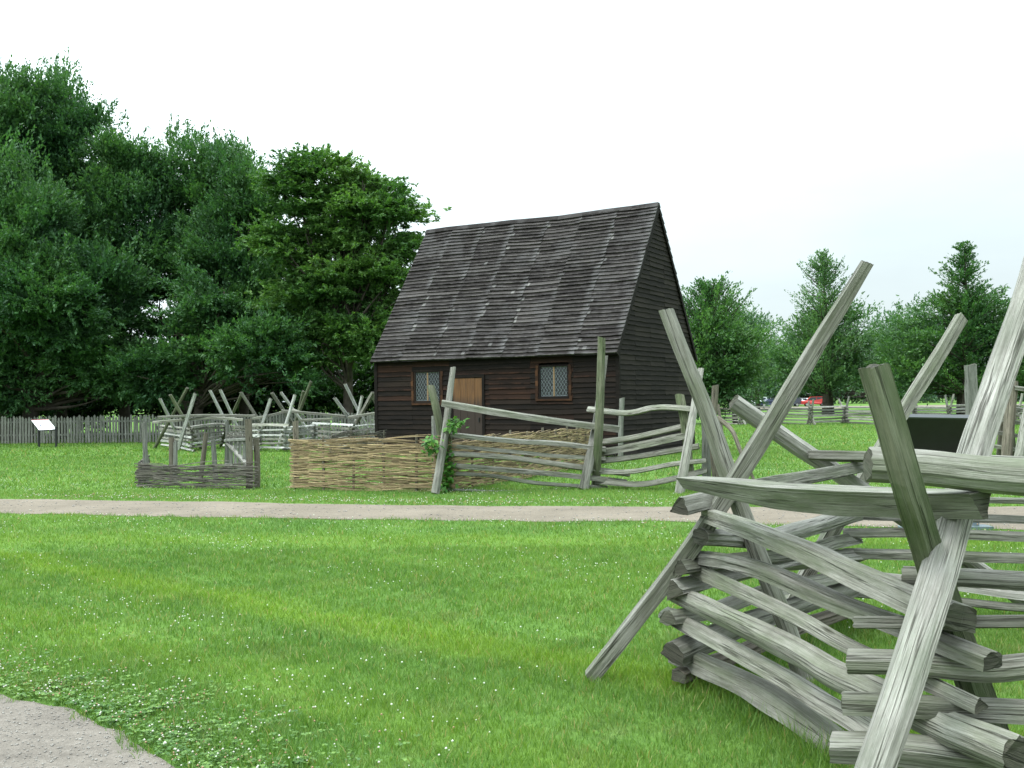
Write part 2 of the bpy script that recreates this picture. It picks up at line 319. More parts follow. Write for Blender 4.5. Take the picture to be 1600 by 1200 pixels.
M_GROUND, M_BLADE = ground_mat(), blade_mat()
M_ROAD = dirt_mat('packed dirt', (.165, .137, .106), (.225, .188, .148), (.34, .30, .25))
M_PATH = dirt_mat('grey fine gravel', (.145, .125, .107), (.22, .192, .165), (.34, .31, .28))

# ------------------------------------------------------------------ ground, road, gravel
def in_poly(x, y, poly):
    n = len(poly); r = np.zeros(len(x), bool); j = n - 1
    for i in range(n):
        xi, yi = poly[i]; xj, yj = poly[j]
        r ^= ((yi > y) != (yj > y)) & (x < (xj - xi) * (y - yi) / (yj - yi + 1e-12) + xi); j = i
    return r
b = MB(); R_ = 1500
b.poly([(-R_, -60, 0), (R_, -60, 0), (R_, R_, 0), (-R_, R_, 0)]); tag(b.build('ground', M_GROUND), kind='structure')
rnd = random.Random(5)
def wob(pts, step, amp, seed):
    out = []
    for i in range(len(pts) - 1):
        a, c = Vector(pts[i][:2]), Vector(pts[i + 1][:2]); n = max(2, int((c - a).length / step))
        for k in range(n):
            p = a.lerp(c, k / n); q = mnoise.noise(Vector((p.x * 1.3, p.y * 1.3, seed))) * amp + mnoise.noise(Vector((p.x * 5, p.y * 5, seed))) * amp * .4
            nrm = Vector((-(c - a).y, (c - a).x)).normalized(); out.append(p + nrm * q)
    out.append(Vector(pts[-1][:2])); return out
far = [G(-60, 778), G(0, 780), G(300, 784), G(620, 790), G(1000, 792), G(1300, 793), G(1640, 793)]
nea = [G(-60, 802), G(0, 803), G(300, 808), G(700, 814), G(1000, 815), G(1300, 822), G(1640, 830)]
def ext(l):
    a = l[0] + (l[0] - l[1]).normalized() * 25; c = l[-1] + (l[-1] - l[-2]).normalized() * 25; return [a] + l + [c]
far, nea = wob(ext(far), .25, .16, 1.0), wob(ext(nea), .25, .16, 9.0)
ROADP = [tuple(p) for p in far] + [tuple(p) for p in reversed(nea)]
b = MB(); n = 300
def at_(l, u):
    k = u * (len(l) - 1); i = min(int(k), len(l) - 2); return l[i].lerp(l[i + 1], k - i)
for i in range(n):
    q = [at_(far, i / n), at_(far, (i + 1) / n), at_(nea, (i + 1) / n), at_(nea, i / n)]
    b.poly([(p.x, p.y, .006) for p in q])
tag(b.build('dirt_road', M_ROAD), kind='structure')
gp = [G(-260, 1060), G(0, 1085), G(60, 1097), G(100, 1105), G(150, 1132), G(200, 1150), G(232, 1178), G(270, 1200), G(330, 1290)]
gp = wob(gp, .05, .11, 3.0); PATHP = [tuple(p) for p in gp] + [(-1.0, 1.5), (-8, 1.5), (-8, 6.2)]
b = MB(); cpt = Vector((-5, 2.2))
for i in range(len(PATHP)):
    p, q = PATHP[i], PATHP[(i + 1) % len(PATHP)]; b.poly([(cpt.x, cpt.y, .006), (p[0], p[1], .006), (q[0], q[1], .006)][::-1])
tag(b.build('gravel_path', M_PATH), kind='structure')
# parking strip and pale field beyond the far fence
b = MB(); b.poly([(20, 150, .006), (180, 140, .006), (190, 175, .006), (20, 185, .006)]); tag(b.build('car_park', M_ROAD), kind='structure')

# ------------------------------------------------------------------ grass
rs = np.random.RandomState(3)
def scatter(n_per, d0, d1, side=.56, marg=1.0):
    A = side * (d1 * d1 - d0 * d0) + 2 * marg * (d1 - d0); n = int(A * n_per)
    d = np.sqrt(rs.uniform(d0 * d0, d1 * d1, n)); x = rs.uniform(-1, 1, n) * (side * d + marg)
    xx = x + .09 * np.sin(x * 9 + d * 5) * rs.uniform(-.2, 1.2, n); dd = d + .10 * np.sin(x * 13) * rs.uniform(-.2, 1.3, n); ok = ~(in_poly(xx, dd, ROADP) | in_poly(xx, dd, PATHP)); return x[ok], d[ok]
def fnoise(x, y, s, seed=0):      # cheap smooth noise
    return (np.sin(x * s + seed) * np.cos(y * s * 1.3 + seed * 2) + np.sin(x * s * 2.3 + y * s * 1.7 + seed * 3) * .6 + np.cos(x * s * 4.1 - y * s * 3.3 + seed) * .35) / 1.95
V_, F3, RN = [], [], []; base = 0
for (dens, d0, d1, hh, wd) in ((6500, 3.0, 7.0, .044, .0034), (3200, 7.0, 11.5, .044, .0052), (1200, 11.5, 20, .045, .009), (230, 20, 34, .06, .022), (60, 34, 64, .07, .045)):
    x, y = scatter(dens, d0, d1); n = len(x)
    tuft = 1 + .45 * fnoise(x, y, 2.1, 1.0) + .45 * fnoise(x, y, 9.0, 4.0)
    h = hh * rs.uniform(.45, 1.25, n) * np.clip(tuft, .45, 1.9); az = rs.uniform(0, 2 * np.pi, n); lean = rs.uniform(.15, 1.0, n) * h; wv = wd * rs.uniform(.7, 1.3, n)
    la = az + rs.uniform(-1, 1, n) * 1.6
    p0 = np.stack([x - np.cos(az) * wv / 2, y - np.sin(az) * wv / 2, np.zeros(n)], 1); p1 = np.stack([x + np.cos(az) * wv / 2, y + np.sin(az) * wv / 2, np.zeros(n)], 1)
    mx, my = x - np.sin(la) * lean * .4, y + np.cos(la) * lean * .4
    m0 = np.stack([mx - np.cos(az) * wv * .42, my - np.sin(az) * wv * .42, h * .62], 1); m1_ = np.stack([mx + np.cos(az) * wv * .42, my + np.sin(az) * wv * .42, h * .62], 1)
    tp = np.stack([x - np.sin(la) * lean, y + np.cos(la) * lean, h], 1)
    rr = np.clip(rs.uniform(0, 1, n), 0, 1)
    if d1 <= 12:
        V_.append(np.stack([p0, p1, m0, m1_, tp], 1).reshape(-1, 3)); i = base + np.arange(n) * 5
        F3.append(np.concatenate([np.stack([i, i + 1, i + 3], 1), np.stack([i, i + 3, i + 2], 1), np.stack([i + 2, i + 3, i + 4], 1)])); RN.append(np.tile(rr, 3)); base += n * 5
    else:
        V_.append(np.stack([p0, p1, tp], 1).reshape(-1, 3)); i = base + np.arange(n) * 3
        F3.append(np.stack([i, i + 1, i + 2], 1)); RN.append(rr); base += n * 3
tag(npmesh('grass', np.concatenate(V_), np.concatenate(F3), 3, M_BLADE, np.concatenate(RN)), kind='stuff', label='short mown green lawn grass', cat='grass')

# taller uncut grass under the near fence
def tall(n, lines, mat):
    V, R_2 = [], []
    for _ in range(n):
        a, c = lines[rs.randint(len(lines))]; u = rs.uniform(-.05, 1.05); x = a[0] + (c[0] - a[0]) * u + rs.normal(0, .10); y = a[1] + (c[1] - a[1]) * u + rs.normal(0, .10)
        h = rs.uniform(.05, .15); az = rs.uniform(0, 6.28); la = rs.uniform(0, 6.28); w_ = .0025; l = h * rs.uniform(.2, .7)
        V += [(x - math.cos(az) * w_, y - math.sin(az) * w_, 0), (x + math.cos(az) * w_, y + math.sin(az) * w_, 0), (x + math.cos(la) * l, y + math.sin(la) * l, h)]; R_2.append(rs.uniform())
    V = np.array(V); return npmesh('tall_grass', V, np.arange(len(V)).reshape(-1, 3), 3, mat, R_2)
jA_, jB_, jD_ = G(1080, 1062), G(1500, 1290), G(1340, 975)
tag(tall(9000, [(jA_, jB_), (jA_, jD_), (jA_, jB_), (jD_, jD_ + Vector((2.5, -.3, 0))), (jB_, jB_ + Vector((2, -.2, 0)))], M_BLADE), kind='stuff', label='longer uncut grass growing under the near fence', cat='grass')
# clover heads and clover leaves
def balls(name, x, y, z, r, mat, label, cat):
    n = len(x); o = np.array([[0, 0, 1], [1, 0, .1], [.31, .95, .1], [-.81, .59, .1], [-.81, -.59, .1], [.31, -.95, .1], [0, 0, -.7]], float)
    f = np.array([[0, 1, 2], [0, 2, 3], [0, 3, 4], [0, 4, 5], [0, 5, 1], [6, 2, 1], [6, 3, 2], [6, 4, 3], [6, 5, 4], [6, 1, 5]])
    v = o[None] * r[:, None, None] + np.stack([x, y, z], 1)[:, None]; ff = f[None] + (np.arange(n) * 7)[:, None, None]
    return tag(npmesh(name, v.reshape(-1, 3), ff.reshape(-1, 3), 3, mat, np.repeat(rs.uniform(0, 1, n), 10)), kind='stuff', label=label, cat=cat)
def flower_mat():
    m, t, b = newmat('clover heads'); at = N(t, 'ShaderNodeAttribute', attribute_name='rnd')
    c = mixc(t, mrange(t, at.outputs['Fac'], .5, .6), (.50, .50, .42), (.30, .19, .11)); L(t, c, b.inputs['Base Color']); b.inputs['Roughness'].default_value = .8; return m
M_FLOWER = flower_mat()
M_FLOWW = simple('white clover heads', (.58, .60, .50), .8)
x, y = scatter(60, 4.2, 26); k = (fnoise(x, y, 1.15, 2.0) + .5 * fnoise(x, y, 4, 5.0) + rs.uniform(-.45, .45, len(x))) > .42
k &= ~((x > .6) & (y < 7))
x, y = x[k], y[k]; balls('clover_flowers', x, y, rs.uniform(.035, .07, len(x)), rs.uniform(.0035, .0075, len(x)), M_FLOWW, 'white clover flower heads dotted over the lawn', 'flowers')
M_STONE = dirt_mat('pale grit', (.22, .20, .18), (.36, .34, .31), (.42, .40, .37))
def stones(n, poly, box, r0, r1, label):
    x = rs.uniform(box[0], box[1], n); y = rs.uniform(box[2], box[3], n); k = in_poly(x, y, poly); x, y = x[k], y[k]; r = rs.uniform(0, 1, len(x)) ** 3 * (r1 - r0) + r0
    balls('loose_gravel', x, y, .006 + r * .2, r, M_STONE, label, 'gravel')
stones(9000, PATHP, (-3.6, -1.0, 3.9, 6), .0018, .008, 'loose grit scattered on the grey gravel path')
stones(9000, ROADP, (-9, 9, 11.5, 18.5), .003, .016, 'loose grit scattered on the dirt road')
# clover bed along the gravel edge and along the road verges
def edge_pts(n, line, spread, inside):
    line = [Vector(p) for p in line]; out = []
    for _ in range(n):
        i = rnd.randrange(len(line) - 1); p = line[i].lerp(line[i + 1], rnd.random()); d = (line[i + 1] - line[i]); nn = Vector((-d.y, d.x)).normalized() * inside
        q = p + nn * abs(rnd.gauss(0, spread)); out.append((q.x, q.y))
    a = np.array(out); a = a[~(in_poly(a[:, 0], a[:, 1], ROADP) | in_poly(a[:, 0], a[:, 1], PATHP))]; return a[:, 0], a[:, 1]
x1, y1 = edge_pts(650, gp, .42, 1); kk = (x1 > -6)
balls('dry_clover_flowers', x1[kk], y1[kk], rs.uniform(.03, .065, kk.sum()), rs.uniform(.0035, .0075, kk.sum()), M_FLOWER, 'white and browning clover heads beside the grey gravel path', 'flowers')
fl = [p for p in far if -9 < p.x < 8]; nl = [p for p in nea if -9 < p.x < 8]
xa, ya = edge_pts(1100, fl, .45, 1); xb, yb = edge_pts(260, nl, .6, -1); xv, yv = np.concatenate([xa, xb]), np.concatenate([ya, yb])
balls('verge_clover_flowers', xv, yv, rs.uniform(.03, .07, len(xv)), rs.uniform(.006, .012, len(xv)), M_FLOWER, 'white and brown clover heads along the dirt road verge', 'flowers')
M_CLOVER = leaf_mat('clover leaves', (.07, .155, .03), (.12, .22, .04), .25, .4, 2)
xc, yc = edge_pts(2600, gp, .32, 1); n = len(xc); rr = rs.uniform(.007, .012, n); zz = rs.uniform(.015, .045, n); a0 = rs.uniform(0, 6.28, n); vv = []
for q in range(3):
    a = a0 + q * 2.094; cx, cy = xc + np.cos(a) * rr, yc + np.sin(a) * rr; tz = rs.uniform(-.5, .5, n) * rr
    vv.append(np.stack([np.stack([xc, yc, zz], 1), np.stack([cx - np.sin(a) * rr * .8, cy + np.cos(a) * rr * .8, zz + tz], 1), np.stack([cx + np.cos(a) * rr, cy + np.sin(a) * rr, zz + tz * .4], 1), np.stack([cx + np.sin(a) * rr * .8, cy - np.cos(a) * rr * .8, zz - tz], 1)], 1))
vv = np.concatenate(vv).reshape(-1, 3); tag(npmesh('clover_leaves', vv, np.arange(len(vv)).reshape(-1, 4), 4, M_CLOVER, rs.uniform(0, 1, 3 * n)), kind='stuff', label='round leaved clover spreading beside the gravel path', cat='clover')

# ------------------------------------------------------------------ split rails and stakes
PROF = {
    'round': [(math.cos(a) * 1.0, math.sin(a) * .95) for a in [i * math.pi / 5 for i in range(10)]],
    'wedge': [(-1, -.85), (1, -.6), (.95, -.2), (.25, 1.0), (-.15, .95), (-.95, -.4)],
    'half': [(-1, -.45), (-.85, .35), (-.3, .85), (.35, .88), (.9, .3), (1, -.4), (0, -.7)],
    'square': [(-.9, -.8), (.85, -.9), (1, .75), (-.8, .9)],
    'slab': [(-1, -.6), (.95, -.75), (1, .45), (.3, .8), (-.9, .6)],
    'blade': [(-1, .75), (1, .62), (.85, .35), (.1, -.95), (-.35, -.9)],
}
def cr_(pts, step):
    pts = [Vector(p) for p in pts]
    if len(pts) == 2: pts = [pts[0], (pts[0] + pts[1]) / 2, pts[1]]
    out = []; q = [2 * pts[0] - pts[1]] + pts + [2 * pts[-1] - pts[-2]]
    for i in range(1, len(q) - 2):
        p0, p1, p2, p3 = q[i - 1:i + 3]; n = max(2, int((p2 - p1).length / step))
        for k in range(n):
            u = k / n
            out.append(.5 * ((2 * p1) + (p2 - p0) * u + (2 * p0 - 5 * p1 + 4 * p2 - p3) * u * u + (3 * p1 - p0 - 3 * p2 + p3) * u ** 3))
    out.append(pts[-1]); return out
def sweep(mb, pts, r0, r1=None, kind='round', seed=0, step=.09, jit=.09, wide=1.0, twist=.0, nper=None, ref=None, sl=.35, ph=0.0, cap=1, rl=None, gro=.0):
    rd = random.Random(seed); r1 = r0 if r1 is None else r1
    P_ = cr_(pts, step); n = len(P_)
    if nper and nper >= 18:
        k_ = rd.uniform(0, 99); st_ = rd.uniform(.22, .4)
        for i in range(n):
            q = i * step / st_; a_ = [mnoise.noise(Vector((float(int(q) + e) * 1.37, k_, 0))) for e in (0, 1)]; b_ = [mnoise.noise(Vector((float(int(q) + e) * 1.37, k_, 7))) for e in (0, 1)]; fr_ = q - int(q)
            P_[i] = P_[i] + Vector((0, (b_[0] * (1 - fr_) + b_[1] * fr_) * r0 * .2, (a_[0] * (1 - fr_) + a_[1] * fr_) * r0 * .2))
    prof = PROF[kind] if isinstance(kind, str) else kind
    if nper: # densify the profile's outline
        o = []; m = len(prof)
        for i in range(m):
            a, c = prof[i], prof[(i + 1) % m]; k = max(1, round(nper / m))
            for j in range(k): u = j / k; o.append((a[0] + (c[0] - a[0]) * u, a[1] + (c[1] - a[1]) * u))
        prof = o
    m = len(prof); fj = [1 + rd.uniform(-jit, jit) * .6 + rd.uniform(-gro, gro * .5) for _ in range(m)]; fz = rd.uniform(0, 50)
    T0 = (P_[-1] - P_[0]).normalized(); up = Vector(ref) if ref else (Vector((0, 0, 1)) if abs(T0.z) < .75 else Vector((0, -1, 0)))
    rings = []; lens = [0]
    for i in range(n):
        if i: lens.append(lens[-1] + (P_[i] - P_[i - 1]).length)
    for i in range(n):
        t = (P_[min(i + 1, n - 1)] - P_[max(i - 1, 0)]).normalized(); s = t.cross(up).normalized(); u_ = s.cross(t)
        f = i / (n - 1); r = r0 + (r1 - r0) * f
        if rl: kk = f * (len(rl) - 1); k0 = min(int(kk), len(rl) - 2); r *= rl[k0] + (rl[k0 + 1] - rl[k0]) * (kk - k0)
        r *= 1 + jit * .9 * mnoise.noise(Vector((lens[i] * 1.7, fz, 0)))
        tw = ph + twist * f; c_, s_ = math.cos(tw), math.sin(tw); off = 0
        ring = []
        for j, (a, c) in enumerate(prof):
            q = fj[j] * (1 + jit * mnoise.noise(Vector((lens[i] * 3.0, j * 3.7 + fz, 1.0))))
            a2, c2 = a * wide * q, c * q; x, y = a2 * c_ - c2 * s_, a2 * s_ + c2 * c_
            e = 0
            if i == 0 or i == n - 1: e = (a * sl * (.5 if i else -.6) + rd.uniform(-.12, .12)) * r
            ring.append(P_[i] + s * x * r + u_ * y * r + t * e)
        rings.append(ring)
    b0 = len(mb.v); 
    for ring in rings: mb.v.extend([tuple(p) for p in ring])
    per = [0]
    for j in range(m): per.append(per[-1] + math.hypot(prof[(j + 1) % m][0] * wide - prof[j][0] * wide, prof[(j + 1) % m][1] - prof[j][1]) * (r0 + r1) / 2)
    uo = rd.uniform(0, 9); rv = rd.random()
    for i in range(n - 1):
        for j in range(m):
            a, c = b0 + i * m + j, b0 + i * m + (j + 1) % m
            mb.face((a, c, c + m, a + m), [(lens[i], per[j] + uo), (lens[i], per[j + 1] + uo), (lens[i + 1], per[j + 1] + uo), (lens[i + 1], per[j] + uo)], 0, rv)
    pu = [(p[0] * r0 * 2 + uo, p[1] * r0 * 2) for p in prof]
    mb.face([b0 + j for j in range(m)][::-1], pu[::-1], cap, rv); mb.face([b0 + (n - 1) * m + j for j in range(m)], pu, cap, rv)
def px(r, d): return r / F * d
seedc = [100]
def rail(parent, pts, tp, tp2=None, kind='wedge', mat=None, name='rail', wide=1.15, det=12, **k):
    """pts: (px, py, depth); tp: visible half thickness in photo pixels at the first and last point"""
    seedc[0] += 1; mb = MB(); pts = list(pts); a_, c_ = P(*pts[0]), P(*pts[-1])
    if len(pts) > 2 and abs(pts[0][0] - pts[-1][0]) > 1.5 * abs(pts[0][1] - pts[-1][1]):     # a rail runs straight in plan
        for i in range(1, len(pts) - 1):
            kx = und(pts[i][0], pts[i][1])[0] / F; dx, dy = c_.x - a_.x, c_.y - a_.y
            u = (kx * a_.y - a_.x) / (dx - kx * dy); pts[i] = (pts[i][0], pts[i][1], a_.y + dy * u)
    W = [P(*p) for p in pts]
    if det >= 12 and tp < 28: tp *= .94; tp2 = tp2 * .94 if tp2 else None
    if det >= 12: k.setdefault('gro', .03); k.setdefault('ph', random.Random(seedc[0]).uniform(-.35, .35) if kind != 'blade' else 0); det = 22; k.setdefault('step', .05)
    sweep(mb, W, px(tp, pts[0][2]), px(tp2 if tp2 else tp, pts[-1][2]), kind, seedc[0], nper=det, wide=wide, **k)
    return mb.build(name, [mat or M_RAIL, M_END], parent)

# ---- the big worm fence close to the camera
jA = G(1075, 1070)
nf = empty('split_rail_fence', jA, 'large weathered split rail fence with tall crossed stakes nearest the camera', 'fence')
S = dict(name='stake', det=12)
# crossed stakes at the left joint
rail(nf, [(921, 1062, 5.97), (990, 972, 5.92), (1060, 882, 5.86), (1120, 795, 5.76), (1165, 724, 5.72), (1215, 643, 5.68), (1290, 517, 5.6), (1355, 410, 5.5)], 13.5, 13.5, 'square', M_RAIL, wide=1.0, jit=.05, rl=[.95, 1, 1.05, 1.1, 1.12, 1.05, .85, .72], **S)
rail(nf, [(1040, 483, 6.06), (1073, 568, 6.04), (1105, 648, 6.02), (1135, 735, 6.0), (1165, 815, 5.98), (1200, 905, 5.97), (1233, 990, 5.96), (1258, 1072, 5.93)], 12.5, 17, 'half', M_RAIL, wide=1.0, **S)
# crossed stakes at the near right joint
rail(nf, [(1364, 572, 3.56), (1392, 665, 3.60), (1422, 770, 3.66), (1452, 870, 3.92), (1500, 1010, 4.14), (1548, 1145, 4.24), (1582, 1240, 4.3)], 20, 22, 'square', M_RAILG, wide=1.0, jit=.07, ph=.5, **S)
rail(nf, [(1308, 1372, 3.46), (1365, 1205, 3.53), (1407, 1085, 3.60), (1452, 945, 3.72), (1490, 815, 4.00), (1528, 690, 4.24), (1562, 590, 4.42), (1602, 475, 4.5), (1625, 395, 4.55)], 29, 20, 'slab', M_RAILW, wide=1.0, jit=.07, **S)
# crossed stakes at the back joint
rail(nf, [(1146, 628, 7.05), (1640, 965, 7.7)], 15, 14, 'round', M_RAILW, wide=1.0, **S)
rail(nf, [(1503, 496, 7.75), (1460, 568, 7.7), (1408, 650, 7.6), (1345, 755, 7.5), (1215, 975, 7.35)], 10, 12, 'square', M_RAIL, wide=1.0, **S)
# riders
rail(nf, [(1069, 754, 5.45), (1300, 782, 4.6), (1533, 787, 3.83)], 17, 27, 'blade', M_RAIL, jit=.05, wide=1.3, sl=.5, rl=[.7, 1.1, 1.25, 1.3, 1.15, 1.05])
rail(nf, [(1357, 725, 3.86), (1440, 729, 4.06), (1520, 737, 4.05), (1620, 745, 4.0), (1800, 760, 3.82)], 29, 33, 'round', M_RAIL, wide=1.0, jit=.04, sl=.1)
rail(nf, [(1062, 792, 5.62), (1140, 772, 5.95), (1235, 751, 6.6), (1300, 738, 7.0), (1357, 726, 7.3)], 17, 10, 'wedge', M_RAIL)
rail(nf, [(1264, 712, 7.15), (1360, 714, 7.1), (1500, 718, 7.0), (1660, 724, 6.9), (1800, 730, 6.8)], 10, 11, 'slab', M_RAIL)
# rails from the left joint towards the near right joint
rail(nf, [(1112, 806, 5.80), (1200, 837, 5.42), (1330, 893, 5.02), (1500, 966, 3.82)], 17, 33, 'slab', M_RAIL, jit=.10)
rail(nf, [(1098, 870, 5.86), (1180, 885, 5.5), (1330, 948, 5.1), (1552, 1032, 3.74)], 13, 20, 'slab', M_RAIL, jit=.12)
rail(nf, [(1088, 888, 5.92), (1240, 960, 5.1), (1330, 1008, 4.68), (1532, 1103, 3.78)], 12, 14, 'wedge', M_RAIL)
rail(nf, [(1054, 926, 5.95), (1230, 1010, 5.1), (1330, 1066, 4.62), (1588, 1182, 3.6)], 16, 36, 'round', M_RAIL, wide=1.0, jit=.08, ph=.4)
rail(nf, [(1046, 962, 5.98), (1220, 1060, 5.08), (1330, 1126, 4.56), (1460, 1210, 4.1)], 16, 26, 'half', M_RAIL, jit=.10)
rail(nf, [(1062, 1022, 5.96), (1130, 1052, 5.62), (1230, 1105, 5.12), (1340, 1185, 4.6), (1470, 1280, 4.15)], 22, 34, 'slab', M_RAIL, jit=.12, wide=.8)
# rails from the left joint to the back joint
rail(nf, [(1094, 838, 5.72), (1190, 842, 6.25), (1260, 825, 6.7), (1336, 802, 7.3)], 16, 15, 'round', M_RAILW, jit=.12)
rail(nf, [(1062, 888, 5.74), (1150, 877, 6.15), (1240, 866, 6.6), (1335, 843, 7.35)], 14, 12, 'wedge', M_RAIL)
rail(nf, [(1052, 922, 5.76), (1130, 902, 6.15), (1230, 878, 6.7), (1345, 868, 7.4)], 17, 13, 'wedge', M_RAILW)
rail(nf, [(1043, 967, 5.74), (1110, 956, 6.05), (1190, 928, 6.5), (1350, 893, 7.4)], 16, 13, 'half', M_RAIL)
rail(nf, [(1052, 1022, 5.72), (1120, 992, 6.05), (1230, 952, 6.6), (1345, 915, 7.4)], 23, 14, 'half', M_RAIL)
rail(nf, [(1060, 1056, 5.72), (1160, 1018, 6.15), (1250, 978, 6.7), (1345, 948, 7.4)], 14, 12, 'slab', M_BROWN)
# rails from the near joint off to the right
rail(nf, [(1411, 899, 4.18), (1500, 902, 4.12), (1620, 909, 4.02), (1800, 920, 3.9)], 16, 18, 'round', M_RAIL, jit=.06)
rail(nf, [(1336, 973, 4.12), (1450, 973, 4.05), (1620, 971, 3.98), (1800, 970, 3.8)], 13, 14, 'slab', M_RAIL, jit=.06)
rail(nf, [(1326, 1034, 4.08), (1430, 1036, 4.03), (1540, 1046, 3.98), (1640, 1038, 3.92), (1800, 1035, 3.8)], 23, 24, 'round', M_RAIL, jit=.08)
rail(nf, [(1318, 1095, 4.04), (1420, 1100, 4.0), (1540, 1107, 3.94), (1800, 1120, 3.75)], 22, 23, 'slab', M_RAIL, jit=.07)
rail(nf, [(1299, 1165, 4.0), (1400, 1170, 3.96), (1540, 1187, 3.9), (1800, 1210, 3.7)], 20, 24, 'square', M_RAIL, jit=.07)
rail(nf, [(1306, 1240, 3.9), (1500, 1250, 3.84), (1800, 1270, 3.7)], 24, 24, 'wedge', M_RAIL)
# rails from the back joint off to the right
for (y0, y1, tpx, dd, kd, mt) in ((776, 783, 7, 7.2, 'slab', M_RAIL), (806, 813, 8, 7.22, 'wedge', M_RAIL), (832, 838, 9, 7.2, 'slab', M_RAIL), (864, 873, 10, 7.24, 'slab', M_RAIL), (894, 932, 8, 7.2, 'wedge', M_RAILW), (925, 950, 9, 7.2, 'half', M_RAIL)):
    rail(nf, [(1312 + rnd.uniform(-8, 8), y0, dd + .1), (1450, y0 * .6 + y1 * .4 + rnd.uniform(-2, 2), dd), (1600, y1, dd - .1), (1760, y1 + 6, dd - .2)], tpx, tpx, kd, mt)

# ---- the worm fence beside the road, in front of the house
mf = empty('split_rail_fence', G(690, 770), 'low grey split rail fence between the dirt road and the house front', 'fence')
for pts, tp, kd, mt in (
    ([(690, 630, 18.3), (780, 645, 18.5), (880, 660, 18.9), (964, 670, 19.2)], 7, 'slab', M_RAIL),
    ([(700, 679, 18.6), (800, 689, 18.7), (870, 693, 18.9), (945, 702, 19.0)], 5, 'slab', M_RAILW),
    ([(702, 697, 18.7), (800, 706, 18.8), (870, 713, 18.9), (945, 717, 19.0)], 3.5, 'wedge', M_RAIL),
    ([(702, 709, 18.6), (800, 716, 18.7), (880, 727, 18.9), (982, 741, 19.1)], 5.5, 'half', M_RAIL),
    ([(704, 727, 18.6), (800, 735, 18.7), (880, 742, 18.9), (978, 753, 19.0)], 5, 'slab', M_RAIL),
    ([(704, 740, 18.7), (770, 744, 18.8), (840, 755, 18.9), (948, 762, 19.0)], 4, 'half', M_RAIL),
    ([(700, 765, 18.6), (800, 768, 18.8), (930, 765, 19.0)], 2, 'round', M_GREY),
    ([(920, 640, 19.2), (980, 646, 18.9), (1030, 637, 18.6), (1094, 641, 18.2)], 6, 'half', M_RAIL),
    ([(925, 693, 19.2), (990, 684, 18.9), (1074, 665, 18.4)], 5, 'wedge', M_RAIL),
    ([(925, 709, 19.2), (990, 698, 18.9), (1074, 680, 18.4)], 7, 'slab', M_RAIL),
    ([(925, 722, 19.2), (990, 715, 18.9), (1092, 698, 18.3)], 6, 'half', M_RAIL),
    ([(928, 738, 19.1), (990, 737, 18.8), (1050, 726, 18.4), (1104, 720, 18.1)], 5, 'half', M_RAIL),
    ([(932, 753, 19.0), (1000, 757, 18.8), (1055, 748, 18.4), (1105, 735, 18.1)], 5, 'wedge', M_RAIL)):
    rail(mf, pts, tp, tp, kd, mt, det=8)
for pts, a, c, kd, mt in (
    ([(680, 771, 18.3), (695, 680, 18.5), (701, 630, 18.62), (708, 574, 18.7)], 7, 4.5, 'half', M_RAILW),
    ([(673, 603, 18.9), (682, 640, 18.8), (690, 690, 18.8), (700, 768, 18.8)], 6, 7, 'round', M_RAILG),
    ([(912, 765, 18.8), (923, 710, 18.9), (933, 655, 19.3), (945, 556, 19.5)], 7.5, 5, 'slab', M_RAILW),
    ([(940, 527, 18.6), (938, 610, 18.7), (935, 685, 18.75), (930, 766, 19.2)], 6, 7, 'round', M_RAILG),
    ([(1062, 773, 17.8), (1076, 690, 17.9), (1086, 630, 18.1), (1095, 576, 18.3)], 7.5, 4.5, 'slab', M_RAILW),
    ([(1062, 617, 18.5), (1070, 660, 18.4), (1074, 700, 18.4), (1082, 768, 18.3)], 7, 6, 'round', M_RAILG)):
    rail(mf, pts, a, c, kd, mt, name='stake', wide=1.0, det=10)
def lone(name, pts, a, c, mt, label, cat, kd='round', group=None):
    o = rail(None, pts, a, c, kd, mt, name=name, wide=1.0, det=10)
    g = P(*pts[0]); o.data.transform(Matrix.Translation(-g)); o.location = g
    return tag(o, label, cat, group)
lone('fence_post', [(679, 768, 19.4), (680, 700, 19.4), (679, 649, 19.4)], 5, 5, M_GREY, 'short grey post just left of the leafy vine', 'post')
lone('fence_post', [(1104, 755, 18.9), (1103, 690, 18.9), (1102, 622, 18.9)], 7, 6.5, M_GREY, 'stout upright grey post at the right end of the roadside fence', 'post')
lone('fence_post', [(1120, 758, 18.4), (1114, 680, 18.4), (1118, 602, 18.4)], 6, 5, M_BROWN, 'knobbly bark post standing right of the stout grey post', 'post')
lone('fence_post', [(970, 716, 27.6), (970, 670, 27.6), (972, 622, 27.6)], 4, 4, M_GREY, 'thin grey post standing against the black gable corner', 'post')
lone('crooked_branch', [(1120, 652, 18.3), (1136, 664, 18.2), (1146, 676, 18.1), (1153, 694, 18.0), (1160, 712, 17.9), (1176, 745, 17.9), (1186, 768, 17.8)], 4, 2.2, M_BROWN, 'crooked bare branch leaning from the knobbly post down to the lawn', 'branch')
lone('crooked_branch', [(1122, 632, 18.6), (1127, 668, 18.5), (1131, 710, 18.4), (1136, 762, 18.3)], 2.5, 2.5, M_BROWN, 'thin upright bare branch beside the knobbly post', 'branch')
lone('dry_bark_strip', [(398, 770, 19.4), (430, 767, 19.7), (462, 760, 20.4)], 2.6, 3.4, M_WATTLE, 'pale strip of dry bark lying on the grass between the two wattles', 'bark', 'slab')

